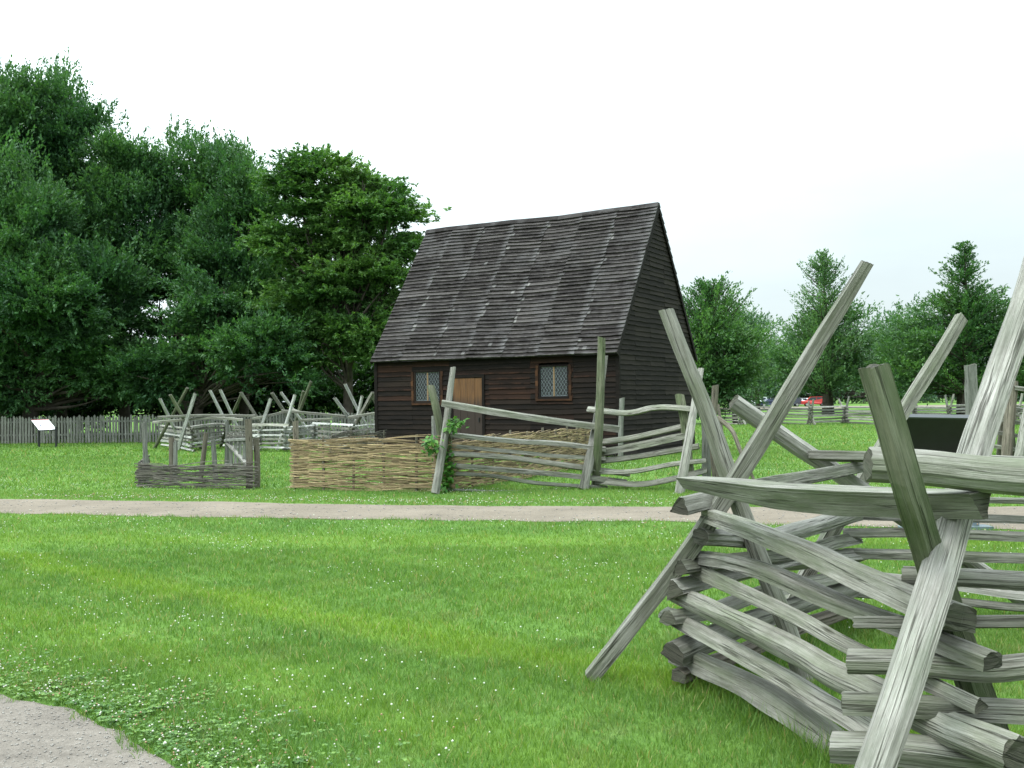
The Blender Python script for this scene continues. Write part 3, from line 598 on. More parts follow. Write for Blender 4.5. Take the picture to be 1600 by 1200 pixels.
# ---- cross-stake worm fence behind, left of the house
bf = empty('split_rail_fence', G(290, 706), 'grey zigzag rail fence with many crossed stakes left of the house', 'fence')
J = [(254, 697), (300, 706), (352, 698), (404, 705), (446, 706), (492, 698), (548, 705), (600, 698), (650, 704)]
JG = [G(*p) for p in J]; rd = random.Random(8)
def worm(parent, JG, n, hgt, r, mats, over=.28, rr=None):
    rd = rr or random.Random(4)
    for i in range(len(JG) - 1):
        a, c = JG[i], JG[i + 1]; dr = (c - a).normalized()
        for k in range(n):
            z = .07 + hgt * (k + (.5 if i % 2 else 0)) / n; p, q = a - dr * over * rd.uniform(.7, 1.4), c + dr * over * rd.uniform(.7, 1.4)
            m_ = (p + q) / 2; seedc[0] += 1; mb = MB()
            dz = [rd.uniform(-.03, .03) for _ in range(3)]
            sweep(mb, [p + Vector((0, 0, z + dz[0])), m_ + Vector((rd.uniform(-.04, .04), rd.uniform(-.04, .04), z + dz[1])), q + Vector((0, 0, z + dz[2]))], r * rd.uniform(.75, 1.25), None, rd.choice(['wedge', 'slab', 'half', 'square']), seedc[0], step=.5, wide=1.2)
            mb.build('rail', [rd.choice(mats), M_END], parent)
worm(bf, JG, 6, .88, .046, [M_RAILP, M_RAILW, M_RAIL, M_RAILP], rr=rd)
def xstake(parent, top, low, r, mt, d):
    """a stake through two photo points, carried on to the ground"""
    A, B_ = P(*top, d), P(*low, d + .5); u = (B_ - A); e = A + u * (A.z / -u.z)
    seedc[0] += 1; mb = MB(); sweep(mb, [A, A.lerp(e, .5) + Vector((random.Random(seedc[0]).uniform(-.04, .04), 0, 0)), e + Vector((0, 0, -.02))], r * .9, r, random.Random(seedc[0]).choice(['half', 'square', 'round']), seedc[0], step=.3, wide=1.0)
    mb.build('stake', [mt, M_END], parent)
for t_, l_, mt, d in (((250, 623), (263, 650), M_RAILP, 38), ((266, 617), (289, 656), M_RAILG, 37), ((293, 606), (271, 646), M_RAILG, 38), ((305, 615), (277, 706), M_RAILP, 36.6),
    ((328, 610), (347, 646), M_RAILP, 38.5), ((344, 609), (361, 646), M_RAILP, 38), ((378, 614), (365, 646), M_RAILG, 38.6), ((376, 613), (402, 656), M_RAIL, 37.4), ((423, 623), (401, 682), M_RAILP, 37),
    ((425, 614), (447, 646), M_RAIL, 37.3), ((439, 613), (455, 636), M_RAILP, 37.6), ((461, 617), (432, 705), M_RAILP, 36.5), ((486, 596), (469, 642), M_RAILG, 38), ((474, 611), (466, 642), M_RAILG, 38.4),
    ((523, 622), (552, 661), M_RAILP, 37), ((539, 600), (560, 640), M_RAILP, 37.6), ((566, 619), (556, 660), M_RAILP, 37.3), ((583, 613), (565, 646), M_RAIL, 37), ((379, 632), (388, 614), M_RAILG, 38.6) if False else ((581, 615), (592, 640), M_RAIL, 38)):
    xstake(bf, t_, l_, .062, mt, d)
for pts in ([(247, 652, 37.2), (320, 649, 37.4), (398, 650, 37.5)], [(396, 654, 37.4), (420, 650, 37.2), (450, 642, 37.2)], [(440, 642, 37), (500, 647, 37.4), (560, 653, 37.5)], [(455, 640, 37.6), (468, 644, 37.2)], [(545, 652, 37), (600, 644, 37)],
            [(240, 660, 37.6), (330, 653, 37.4), (380, 656, 37.2)], [(470, 657, 37), (520, 655, 37)]):
    rail(bf, pts, 2.6, 2.6, 'slab', M_RAIL, det=5, step=.5)

# ---- far fence across the field at the right
ff = empty('split_rail_fence', G(1300, 663), 'distant split rail fence running across the far side of the right field', 'fence')
pp = []; x = 1105
k = 0
while x < 1700:
    pp.append(G(x, 661.5 + (2.5 if k % 2 else 0) + (x - 1300) * .001)); x += 54; k += 1
worm(ff, pp, 6, 1.05, .062, [M_RAIL, M_GREY, M_RAILW], rr=random.Random(12), over=.2)
rd = random.Random(31)
for i, g in enumerate(pp):
    for s in (-1, 1):
        mb = MB(); seedc[0] += 1; hh = rd.uniform(1.35, 1.75); ln = rd.uniform(.05, .35)
        sweep(mb, [g + Vector((-.15 * s, s * .3, 0)), g + Vector((s * ln * .3, -s * .1, hh * .6)), g + Vector((s * ln, -s * .2, hh))], .075, .06, 'round', seedc[0], step=.6, wide=1)
        mb.build('stake', [rd.choice([M_RAILW, M_RAIL, M_GREY]), M_END], ff)

# ---- nearer fence at the right edge
rf = empty('split_rail_fence', G(1600, 722), 'rail fence with dark stakes at the far right edge behind the black sign', 'fence')
pr = [G(1548, 712), G(1585, 722), G(1650, 712), G(1720, 724)]
for y_ in (640, 661, 682, 704): rail(rf, [(1546, y_ - 8, 26.9), (1640, y_ + 6, 26.2), (1740, y_ + 12, 25.8)], 3.8, 3.8, 'slab', M_RAIL, det=6)
for pts, mt, a in (([(1572, 722, 26.3), (1578, 650, 26.4), (1583, 596, 26.5)], M_BROWN, 9), ([(1562, 716, 27), (1568, 660, 27), (1572, 640, 27)], M_BROWN, 6), ([(1590, 724, 26), (1602, 660, 26.1), (1612, 600, 26.2)], M_RAILW, 7), ([(1585, 716, 27), (1575, 640, 27), (1560, 625, 27)], M_RAILG, 5)):
    rail(rf, pts, a, a * .85, 'round', mt, name='stake', wide=1, det=8)
rail(rf, [(1584, 606, 26.4), (1650, 615, 26.4), (1720, 612, 26.4)], 5, 5, 'slab', M_RAIL)
lone('fence_post', [(1519, 735, 24), (1518, 650, 24), (1516, 570, 24)], 8, 7.5, M_GREY, 'tall square grey post behind the black sign', 'post', 'square')

# ------------------------------------------------------------------ wattle
def wattle(name, a, c, hgt, label, mat, postmat, layer=.021, rad=.009, npost=None, bulge=0.0, seed=1, group=None, posts=True, ptop=.06, mess=.4, zf=None):
    a, c = Vector(a), Vector(c); root = empty(name, a, label, 'wattle fence', group); rd = random.Random(seed)
    Lg = (c - a).length; u = (c - a).normalized(); nrm = Vector((-u.y, u.x, 0)); npost = npost or max(3, round(Lg / .5)); sp = Lg / (npost - 1)
    def base(s):
        return a + u * s + nrm * (bulge * math.sin(math.pi * s / Lg))
    mb = MB(); nl = int(hgt / layer)
    for k in range(nl):
        for side in (0, 1):
            s = -rd.uniform(.05, .5)
            while s < Lg:
                ln = rd.uniform(.8, 2.2); e = min(s + ln, Lg + rd.uniform(.0, .14)); s0 = max(s, -rd.uniform(.02, .12)); z = .03 + (k + rd.uniform(-.45, .45)) * layer; sl_ = rd.uniform(-.02, .02) * mess * 2; r = rad * rd.uniform(.6, 1.35); ph = (k + side) % 2
                pts = []; n = max(2, int((e - s0) / .12)); wz = rd.uniform(0, 9)
                for i in range(n + 1):
                    q = s0 + (e - s0) * i / n; off = math.cos(math.pi * q / sp + ph * math.pi) * .034 + rd.uniform(-.006, .006)
                    zz = z + sl_ * (q - s0) + mess * .012 * math.sin(q * 3 + wz)
                    f = zf(q / Lg) if zf else 1.0
                    pts.append(base(q) + nrm * off + Vector((0, 0, max(.01, zz * f))))
                if len(pts) > 1: stick(mb, pts, r, rd)
                s = e + rd.uniform(0, .1)
    mb.build('weave', [mat, mat], root)
    if posts:
        for i in range(npost):
            b_ = base(i * sp); hh = hgt * (zf(i / (npost - 1)) if zf else 1) + ptop * rd.uniform(.5, 1.8); m_ = MB(); seedc[0] += 1
            sweep(m_, [b_, b_ + Vector((rd.uniform(-.02, .02), 0, hh))], .026, .024, 'round', seedc[0], step=.4, wide=1); m_.build('post', [postmat, M_END], root)
    return root
def stick(mb, pts, r, rd):
    b0 = len(mb.v); n = len(pts); rv = rd.random(); L_ = 0; uo = rd.uniform(0, 9)
    for i, p in enumerate(pts):
        t = (pts[min(i + 1, n - 1)] - pts[max(0, i - 1)]).normalized(); s = t.cross(Vector((0, 0, 1))).normalized(); v = s.cross(t); rr = r * (1 - .45 * i / n)
        for k in range(4):
            a = k * math.pi / 2 + .6; mb.v.append(tuple(p + s * math.cos(a) * rr + v * math.sin(a) * rr))
    for i in range(n - 1):
        d = (pts[i + 1] - pts[i]).length
        for k in range(4):
            a, c = b0 + i * 4 + k, b0 + i * 4 + (k + 1) % 4
            mb.face((a, c, c + 4, a + 4), [(L_, uo + k * r), (L_, uo + k * r + r), (L_ + d, uo + k * r + r), (L_ + d, uo + k * r)], 0, rv)
        L_ += d
    mb.face([b0 + k for k in range(4)][::-1], None, 0, rv); mb.face([b0 + (n - 1) * 4 + k for k in range(4)], None, 0, rv)
wattle('wattle_fence', G(461, 765), G(702, 769), .93, 'tan woven wattle panel facing the road in front of the left window', M_WATTLE, M_BROWN, seed=3, bulge=-.05, npost=6, layer=.0135, rad=.0098, mess=1.5)
wattle('wattle_fence', G(704, 767), G(938, 722), .90, 'long tan wattle fence running from the vine back to the house corner', M_WATTLE, M_BROWN, seed=7, layer=.017, rad=.013, bulge=-.25, mess=1.4, npost=12, zf=lambda f: .98 + .06 * math.sin(math.pi * f))
lone('wattle_post', [(463, 768, 19.95), (463, 710, 19.95), (462, 658, 19.95)], 5, 4.5, M_BROWN, 'tall brown post at the left end of the tan wattle', 'post')
lw = wattle('brushwood_fence', G(219, 762), G(394, 765), .45, 'low dark grey brushwood hurdle beside the road, left of the tan wattle', M_TWIG, M_BROWN, layer=.021, rad=.014, seed=11, posts=False, mess=2.2)
wattle('brushwood_fence', G(219, 758), G(232, 742), .45, 'short side return of the low dark brushwood hurdle', M_TWIG, M_BROWN, layer=.024, rad=.014, seed=12, posts=False, mess=2.0)
wattle('brushwood_fence', G(520, 722), G(600, 716), .75, 'dark tangled brushwood fence behind the tan wattle at the left house corner', M_TWIG, M_BROWN, layer=.034, rad=.016, seed=13, mess=3.0, npost=4)
for i, (x, y0, y1, dx, r) in enumerate(((225, 660, 728, 3, 4.2), (268, 683, 735, 1, 4.8), (274, 690, 740, 0, 3.6), (322, 676, 728, -6, 4.0), (333, 688, 735, 3, 4.2))):
    g = P(x + dx, y1, G(x, 757).y + (.0 if i != 3 else 1.2)); d = g.y
    lab = ('tall leaning grey post at the left end of the brushwood hurdle', 'thicker of the two paired posts in the brushwood hurdle', 'thinner of the two paired posts in the brushwood hurdle', 'slanting post standing behind the brushwood hurdle', 'upright post between the paired posts and the gate')[i]
    lone('hurdle_post', [(x + dx * 1.6, 621 + 15 + 2624 / d, d), (x + dx, y1, d), (x, y0, d)], r, r * .9, M_BROWN if i % 2 else M_GREY, lab, 'post')
# gate
gt = empty('garden_gate', G(392, 764), 'small open grey wooden gate with a diagonal brace beside the brushwood hurdle', 'gate')
for (x, y0, yb, r) in ((389, 655, 764, 5.5), (401, 684, 763, 4.5)):
    d = G(x, yb).y; rail(gt, [(x + 1, yb, d), (x + 1, (y0 + yb) / 2, d), (x - 1, y0, d)], r, r, 'square', M_BROWN, name='post', wide=1, det=6)
dg0, dg1 = G(352, 738).y, G(390, 758).y
for i in range(6):
    f = i / 5.; x = 354 + f * 34; d = dg0 + (dg1 - dg0) * f
    rail(gt, [(x, 736 + f * 10, d), (x + 1, 676 - f * 2 - (18 if i == 0 else 0), d)], 3.0 if i else 3.6, 2.4, 'slab', M_GREY, name='pale', wide=1.0, det=5)
rail(gt, [(353, 688, dg0), (389, 686, dg1)], 2.6, 2.8, 'slab', M_GREY, name='crossbar', det=5)
rail(gt, [(353, 726, dg0), (389, 733, dg1)], 2.6, 2.8, 'slab', M_GREY, name='crossbar', det=5)
rail(gt, [(355, 691, dg0 - .08), (389, 729, dg1 - .08)], 2.4, 2.6, 'slab', M_RAILW, name='brace', det=5)
mb = MB(); rd = random.Random(5)
for k in range(7):
    z = 0; a = P(354, 676 + k * 2.2, dg0 - .05); c = P(389, 676 + k * 2.2, dg1 - .05); pts = [a.lerp(c, q / 8) + Vector((0, .03 * (-1) ** (q + k), rd.uniform(-.01, .01))) for q in range(9)]; stick(mb, pts, .011, rd)
mb.build('woven_top', [M_TWIG, M_TWIG], gt)

# ------------------------------------------------------------------ house
TH = math.radians(29.3); C0 = Vector((2.956, 29.1, 0)); LW, WG = 8.28, 6.15; EZ, RZ = 3.14, 7.42
uw = Vector((-math.cos(TH), math.sin(TH), 0)); ug = Vector((math.sin(TH), math.cos(TH), 0)); nf_, ng = -ug, -uw      # outward normals: front, right gable
UP = Vector((0, 0, 1))
house = empty('timber_house', C0, 'small dark wooden house with a steep board roof and two lattice windows', 'house')
rd = random.Random(77)
def clap(mb, org, u, nrm, length, z0, z1, step, holes=(), colw=1.38, mats=None, clipf=None, th=.018, wave=.006):
    """courses of riven boards lapping down a vertical wall; clipf(z)->(s0,s1) limits the course"""
    z = z0
    while z < z1 - .01:
        h = min(step * 1.25, z1 - z); s0, s1 = (0, length) if clipf is None else clipf(z + step * .6)
        cuts = [s0]; s = math.ceil((s0 + .05) / colw) * colw
        while s < s1 - .05: cuts.append(s + rd.uniform(-.02, .02)); s += colw
        cuts.append(s1)
        for i in range(len(cuts) - 1):
            segs = [(cuts[i], cuts[i + 1])]
            for (h0, h1, hz0, hz1) in holes:
                if z + step > hz0 + .03 and z < hz1 - .03:
                    ns = []
                    for (a, c) in segs:
                        if c <= h0 or a >= h1: ns.append((a, c))
                        else:
                            if a < h0: ns.append((a, h0))
                            if c > h1: ns.append((h1, c))
                    segs = ns
            for (a, c) in segs:
                if c - a < .03: continue
                r = rd.random(); zz = z + rd.uniform(-.012, .012); out = .030 + rd.uniform(0, .014); b0 = len(mb.v)
                n = max(2, int((c - a) / .35)); m = mats(a, z, rd) if mats else 0; uo = 0
                for k in range(n + 1):
                    q = a + (c - a) * k / n; dz = wave * math.sin(q * 7 + r * 20) + rd.uniform(-.004, .004)
                    p = org + u * q
                    for (o_, z_) in ((out, zz + dz), (.006, zz + h + dz), (out - th - .004, zz + dz - .001)):
                        mb.v.append(tuple(p + nrm * o_ + UP * z_))
                for k in range(n):
                    i0 = b0 + k * 3; q0, q1 = (c - a) * k / n, (c - a) * (k + 1) / n
                    mb.face((i0, i0 + 3, i0 + 4, i0 + 1), [(q0, uo), (q1, uo), (q1, uo + h), (q0, uo + h)], m, r)
                    mb.face((i0 + 2, i0 + 5, i0 + 3, i0), [(q0, uo), (q1, uo), (q1, uo + .02), (q0, uo + .02)], m, r)
                mb.face((b0, b0 + 1, b0 + 2), None, m, r); e = b0 + n * 3; mb.face((e + 2, e + 1, e), None, m, r)
        z += step
def wall_s(pxx, pyy=600):     # distance along the front wall seen at a photo column
    x, _ = und(pxx, pyy); k = x / F; # (C0.x - s cos)/(C0.y + s sin) = k
    return (C0.x - k * C0.y) / (k * math.sin(TH) + math.cos(TH))
def wall_z(pxx, pyy):
    s = wall_s(pxx, pyy); d = C0.y + s * math.sin(TH); return H - und(pxx, pyy)[1] / F * d
WINS = []
for (xl, xr, yt, yb) in ((650, 687, 582, 626), (845, 887, 573, 619)):
    WINS.append((wall_s(xr), wall_s(xl), wall_z((xl + xr) / 2, yb), wall_z((xl + xr) / 2, yt)))
DOOR = (wall_s(754), wall_s(709), 0.02, wall_z(731, 591))
holes = [(a - .05, c + .05, z0 - .05, z1 + .05) for a, c, z0, z1 in WINS] + [DOOR]
def fm(s, z, rd):
    r = rd.random(); near = any(a - 1.3 < s < c + .5 and z0 - .3 < z < z1 + .3 for a, c, z0, z1 in WINS + [DOOR])
    return 1 if (z > 1.4 and r < (.42 if near else .09)) or r < .03 else 0
mb = MB(); clap(mb, C0, uw, nf_, LW, .04, EZ, .148, holes, mats=fm)
# dark inner shell with openings' reveals
mb.build('wall', [M_WALL, M_WALLR], house)
def shell(a, c, h, name, top=None):
    m = MB(); pts = [a, c, c + UP * h] + ([top] if top is not None else []) + [a + UP * h]
    m.poly(pts); return m
mb = shell(C0, C0 + uw * LW, EZ - .05, ''); # backing wall set 6 cm inside, behind the panes
mb.v = [tuple(Vector(v) - nf_ * .14) for v in mb.v]; mb.build('wall_lining', M_WALL, house)
CB = C0 + ug * WG; RT = C0 + ug * (WG / 2) + UP * (RZ - .06)
def gclip(z):
    if z <= EZ: return (0, WG)
    t = (z - EZ) / (RZ - EZ); return (WG / 2 * t, WG - WG / 2 * t)
mb = MB(); clap(mb, C0, ug, ng, WG, .04, RZ - .12, .142, (), colw=1.18, clipf=gclip); mb.poly([C0, CB, CB + UP * EZ, RT, C0 + UP * EZ]); mb.build('wall', [M_GABLE, M_WALLR], house)
D0 = C0 + uw * LW; DB = D0 + ug * WG; RT2 = RT + uw * LW
mb = MB(); mb.poly([DB, D0, D0 + UP * EZ, RT2, DB + UP * EZ]); clap(mb, D0, ug, uw, WG, .04, RZ - .12, .142, (), colw=1.18, clipf=gclip); mb.build('wall', [M_GABLE, M_WALLR], house)
mb = MB(); mb.poly([CB, DB, DB + UP * EZ, CB + UP * EZ]); mb.box(CB + ug * .006 + UP * .1, uw * LW, ug * .02, UP * (EZ - .3)); mb.build('wall', [M_WALL, M_WALLR], house)
for kk in (0, 1):
    mb = MB()   # corner boards
    if kk == 0: mb.box(C0 + nf_ * .052 - ng * .06, ng * .11, -nf_ * .10, UP * (EZ - .06), r=.3)
    else: mb.box(D0 + nf_ * .052 + ng * .05, -ng * .11, -nf_ * .10, UP * (EZ - .06), r=.5)
    mb.build('corner_board', [M_WALL], house)
# roof
OVE, OVR = .20, .07          # eave and rake overhang
slope = Vector((0, 0, RZ - EZ)) + ug * (WG / 2); SL = slope.length; sdir = slope.normalized(); ext_ = OVE / math.cos(math.atan2(RZ - EZ, WG / 2)) * 1.0
def sagz(s, q):              # the ridge and slope dip and swell a little
    return .014 * math.sin(s * 1.15 + .6) * q + .05 * max(0, 1 - s / 2.2) * q - .010 * math.sin(s * 2.3) * q
def roof_side(org, u, sdir, nrm, name, full):
    mb = MB(); Ltot = LW + 2 * OVR; q0 = -ext_; step = .145 if full else .29; k = 0
    Lq = SL + ext_; nC = int(Lq / step)
    colw = 1.19
    for k in range(nC + 1):
        q = q0 + k * step; 
        if q > SL - .05: break
        s = -OVR; first = True; row = rd.uniform(-.03, .03)
        ends = [-OVR] + [OVR + c * colw + row * .5 + rd.uniform(-.03, .03) for c in range(1, 8) if c * colw < LW - .25] + [LW + OVR]
        for i in range(len(ends) - 1):
            a, c = ends[i] - (.035 if i and full else 0), ends[i + 1] + .0; r = rd.random() ** 1.3; h = min(step * 1.45, SL - q + .02); out = .054 + rd.uniform(0, .026); tilt = rd.uniform(-.012, .012)
            b0 = len(mb.v); n = 11; uo = 0; sk = rd.uniform(-.018, .018); bow = rd.uniform(.0, .022); g = (q - q0) / Lq
            for j in range(n + 1):
                f = j / n; ss = a + (c - a) * f; P0 = org + u * ss + UP * sagz(ss, .35 + .65 * g)
                lift = (bow * (2 * f - 1) ** 2 + rd.uniform(-.002, .002) + (.012 if (i % 2) else 0)); dq = sk * (f - .5) + rd.uniform(-.004, .004)
                for (o_, q_) in ((out + lift, q + dq), (.008 + lift * .3, q + h + dq), (out + lift - .046, q + dq)):
                    mb.v.append(tuple(P0 + sdir * q_ + nrm * o_))
            worn = full and i in JW and rd.random() < .14
            for j in range(n):
                i0 = b0 + j * 3; u0, u1 = (c - a) * j / n, (c - a) * (j + 1) / n; m = 1 if (worn and j >= n - 1) or (full and rd.random() < .001) else 0
                mb.face((i0, i0 + 3, i0 + 4, i0 + 1), [(u0, uo), (u1, uo), (u1, uo + h), (u0, uo + h)], m, r); mb.face((i0 + 2, i0 + 5, i0 + 3, i0), [(u0, uo), (u1, uo), (u1, uo + .02), (u0, uo + .02)], m, r)
            mb.face((b0, b0 + 1, b0 + 2), None, 0, r); e = b0 + n * 3; mb.face((e + 2, e + 1, e), None, 0, r)
    # underside
    A_ = org - u * OVR + sdir * q0; B_ = org + u * (LW + OVR) + sdir * q0; mb.poly([A_, B_, B_ + sdir * (SL - q0), A_ + sdir * (SL - q0)], 0, .3)
    return mb.build(name, [M_ROOF, M_ROOFJ], house)
JW = (0, 2, 4, 5, 3)
nF = (sdir.cross(uw)); nF = nF if nF.dot(nf_) > 0 else -nF
roofo = roof_side(C0 + UP * EZ, uw, sdir, nF, 'roof', True)
s2 = (Vector((0, 0, RZ - EZ)) - ug * (WG / 2)).normalized(); n2 = s2.cross(uw); n2 = n2 if n2.dot(ug) > 0 else -n2
roof_side(CB + UP * EZ, uw, s2, n2, 'roof', False)
mb = MB(); RD = C0 + ug * (WG / 2) + UP * RZ       # ridge boards and rake boards
n = 10
for k in range(n):
    a, c = -OVR + (LW + 2 * OVR) * k / n, -OVR + (LW + 2 * OVR) * (k + 1) / n
    for (sd_, nn_) in ((sdir, nF), (s2, n2)):
        p, q = RD + uw * a + UP * (sagz(a, 1) + .01), RD + uw * c + UP * (sagz(c, 1) + .01); o = nn_ * .062
        mb.box(p + o - sd_ * .14, q - p, nn_ * .02, sd_ * .17, r=rd.random(), uo=k)
mb.build('ridge_board', [M_ROOF], house)
for s_ in (-OVR - .012, LW + OVR - .006):
    for (o_, sd_, nn_) in ((C0 + UP * EZ, sdir, nF), (CB + UP * EZ, s2, n2)):
        mb = MB(); mb.box(o_ + uw * s_ - sd_ * ext_ - nn_ * .075, uw * .02, nn_ * .11, sd_ * (SL + ext_), r=.4); mb.build('rake_board', [M_GABLE], house)
mb = MB(); mb.box(C0 + UP * (EZ - .20) - ng * .0 + nf_ * .05, uw * LW, nf_ * .05, UP * .12, r=.2); mb.build('eave_plate', [M_WALL], house)
# windows
for a, c, z0, z1 in WINS:
    wn_ = MB(); fr = .055; o = C0 + nf_ * -.02
    for (s0, s1, y0, y1) in ((a - fr, c + fr, z0 - fr - .02, z0), (a - fr, c + fr, z1, z1 + fr), (a - fr, a, z0, z1), (c, c + fr, z0, z1)):
        wn_.box(o + uw * s0 + UP * y0, uw * (s1 - s0), nf_ * .055, UP * (y1 - y0), r=rd.random(), uo=rd.random() * 9)
    wroot = wn_.build('window', [M_WALL], house)
    m_ = MB(); mid = (a + c) / 2; m_.box(o + uw * (mid - .022) + UP * z0, uw * .044, nf_ * .035, UP * (z1 - z0), r=.8); m_.build('mullion', [M_LIGHTWOOD], wroot)
    m_ = MB(); m_.box(o + uw * (a - .12) + UP * (z0 - .13), uw * (c - a + .24), nf_ * .085, UP * .055, r=.6); m_.build('sill', [M_REDWOOD], wroot)
    m_ = MB(); m_.box(o - nf_ * .01 + uw * a + UP * z0, uw * (c - a), nf_ * .006, UP * (z1 - z0)); m_.build('pane', [M_PANE], wroot)
    m_ = MB()
    for (s0, s1) in ((a + .004, mid - .024), (mid + .024, c - .004)):
        w_, h_ = s1 - s0, z1 - z0; cw = w_ / 4; chh = cw * 1.6
        def seg(p, q, wd=.0045):
            A_ = o + nf_ * .006 + uw * (s0 + p[0]) + UP * (z0 + p[1]); B_ = o + nf_ * .006 + uw * (s0 + q[0]) + UP * (z0 + q[1]); d = (B_ - A_).normalized(); sx = d.cross(nf_).normalized()
            m_.box(A_ - sx * wd, B_ - A_, nf_ * .008, sx * wd * 2)
        def clipseg(x0, y0, dx, dy):
            t0, t1 = -1e9, 1e9
            for (p, d, lo, hi) in ((x0, dx, 0, w_), (y0, dy, 0, h_)):
                ta, tb = (lo - p) / d, (hi - p) / d; t0, t1 = max(t0, min(ta, tb)), min(t1, max(ta, tb))
            if t1 - t0 > .02: seg((x0 + dx * t0, y0 + dy * t0), (x0 + dx * t1, y0 + dy * t1))
        for k in range(-14, 18):
            clipseg(k * cw, 0, cw, chh); clipseg(k * cw, 0, -cw, chh)
        for (p, q) in (((0, .006), (w_, .006)), ((0, h_ - .006), (w_, h_ - .006)), ((.006, 0), (.006, h_)), ((w_ - .006, 0), (w_ - .006, h_))): seg(p, q, .008)
    m_.build('lattice', [M_LEAD], wroot)
# reddish bare boards round the windows
for a, c, z0, z1 in WINS:
    for side in (a - .14, c + .06):
        m_ = MB(); z = z0 - .14
        while z < z1 + .02:
            m_.box(C0 + nf_ * .047 + uw * (side + rd.uniform(-.015, .015)) + UP * z, uw * .085, nf_ * .006, UP * .149, r=rd.random(), uo=rd.random() * 9); z += .148
        m_.build('worn_trim', [M_REDWOOD], house)
a, c, z0, z1 = DOOR; dm = MB(); nb = 4
for k in range(nb):
    w_ = (c - a) / nb; dm.box(C0 + nf_ * (.012 + .003 * (k % 2)) + uw * (a + k * w_ + .004) + UP * z0, uw * (w_ - .008), nf_ * .03, UP * (z1 - z0), r=k / nb)
v = dm
dm.uv = []
for f in dm.f:
    for i in f:
        p = Vector(dm.v[i]) - C0; dm.uv.append((p.dot(uw), p.z))
dr = dm.build('door', [M_DOOR], house)
m_ = MB(); m_.box(C0 + nf_ * .046 + uw * (a + .09) + UP * 1.0, uw * .03, nf_ * .03, UP * .13); m_.build('handle', [M_BLACK], dr)
m_ = MB()
for (s0, s1, y0, y1) in ((a - .09, a - .003, 0, z1 + .003), (c + .003, c + .09, 0, z1 + .003), (a - .09, c + .09, z1 + .006, z1 + .10)):
    m_.box(C0 - nf_ * .01 + uw * s0 + UP * (y0 + .01), uw * (s1 - s0), nf_ * .072, UP * (y1 - y0), r=.5)
m_.build('door_frame', [M_WALL], house)

# ------------------------------------------------------------------ picket fence
pf = empty('picket_fence', G(0, 693), 'long grey picket fence in front of the dark trees at the left', 'fence')
A_, B_ = G(-60, 694.5), G(610, 688); u = (B_ - A_).normalized(); nn = Vector((u.y, -u.x, 0)); L_ = (B_ - A_).length; rd = random.Random(21); n = int(L_ / .138); rest = MB()
for i in range(n):
    mb = MB() if i < 100 else rest; s = i * L_ / n + rd.uniform(-.012, .012); w_ = rd.uniform(.082, .115); h = 1.2 + rd.uniform(-.05, .06); o = A_ + u * s + nn * .045; tl = rd.uniform(-.02, .02); r = rd.random()
    b0 = len(mb.v); pr_ = [(-w_ / 2, .02), (w_ / 2, .02), (w_ / 2 + tl, h - .07), (tl + rd.uniform(-.01, .01), h), (-w_ / 2 + tl, h - .06)]
    for dd in (0, .018):
        for (a, z) in pr_: mb.v.append(tuple(o + u * a + nn * dd + UP * z))
    mb.face([b0 + 5 + k for k in range(5)], [(p[1], p[0]) for p in pr_], 0, r); mb.face([b0 + 4 - k for k in range(5)], [(p[1], p[0]) for p in pr_], 0, r)
    for k in range(5): mb.face((b0 + k, b0 + (k + 1) % 5, b0 + 5 + (k + 1) % 5, b0 + 5 + k), [(0, 0), (.1, 0), (.1, .02), (0, .02)], 0, r)
    if i < 100: mb.build('picket', [M_GREY], pf)
tag(rest.build('picket', [M_GREY], pf), kind='stuff')
for z in (.35, .92):
    mb = MB(); mb.box(A_ + UP * z - nn * .0, u * L_, nn * .04, UP * .08); mb.build('crossbar', [M_GREY], pf)

# ------------------------------------------------------------------ information signs
g = G(75, 699); sg = empty('information_sign', g, 'tilted white information sign on two black legs before the picket fence', 'sign')
d0 = g.y
legs = [G(61, 699), G(88, 699)]
for p in legs:
    mb = MB(); mb.box(p + Vector((-.035, -.035, 0)), (.07, 0, 0), (0, .07, 0), (0, 0, .82)); mb.box(p + Vector((-.06, -.06, 0)), (.12, 0, 0), (0, .12, 0), (0, 0, .02)); mb.build('leg', [M_BLACK], sg)
bl, br, tl_, tr_ = P(61, 672.5, d0 - .15), P(89, 671.5, d0 - .15), P(47.5, 656, d0 + .32), P(76, 655, d0 + .32)
cc = (bl + br + tl_ + tr_) / 4; ax = ((br - bl) + (tr_ - tl_)) / 2; ay = ((tl_ - bl) + (tr_ - br)) / 2; az = ax.cross(ay).normalized()
mb = MB(); mb.box(cc - ax / 2 - ay / 2 - az * .04, ax, ay, az * .04); pn = mb.build('panel', [M_BLACK], sg)
mb = MB(); mb.box(cc - ax * .48 - ay * .47 + az * .001, ax * .96, ay * .94, az * .004); po = mb.build('poster', [M_SIGNW], pn)
mb = MB(); o = cc - ax * .48 - ay * .47 + az * .006; mb.box(o + ax * .74, ax * .16, ay * .82, az * .002); mb.build('text_band', [M_SIGNG], pn)
mb = MB(); mb.box(o + ay * .90, ax * .96, ay * .04, az * .002); mb.build('top_band', [M_SIGNR], pn)
INK = simple('grey ink', (.10, .12, .18), .6)
for bx in (((.20, .40, .16, .06), (.30, .461, .03, .16), (.22, .35, .10, .049)), ((.55, .32, .05, .05),)):
    mb = MB()
    for (fx, fy, fw, fh) in bx: mb.box(o + ax * fx + ay * fy, ax * fw, ay * fh, az * .0015)
    mb.build('drawing', [INK], pn)
g = G(1523, 826); bs = empty('information_sign', g, 'black backed information sign on legs beside the dirt road, seen from behind', 'sign')
D_ = g.y
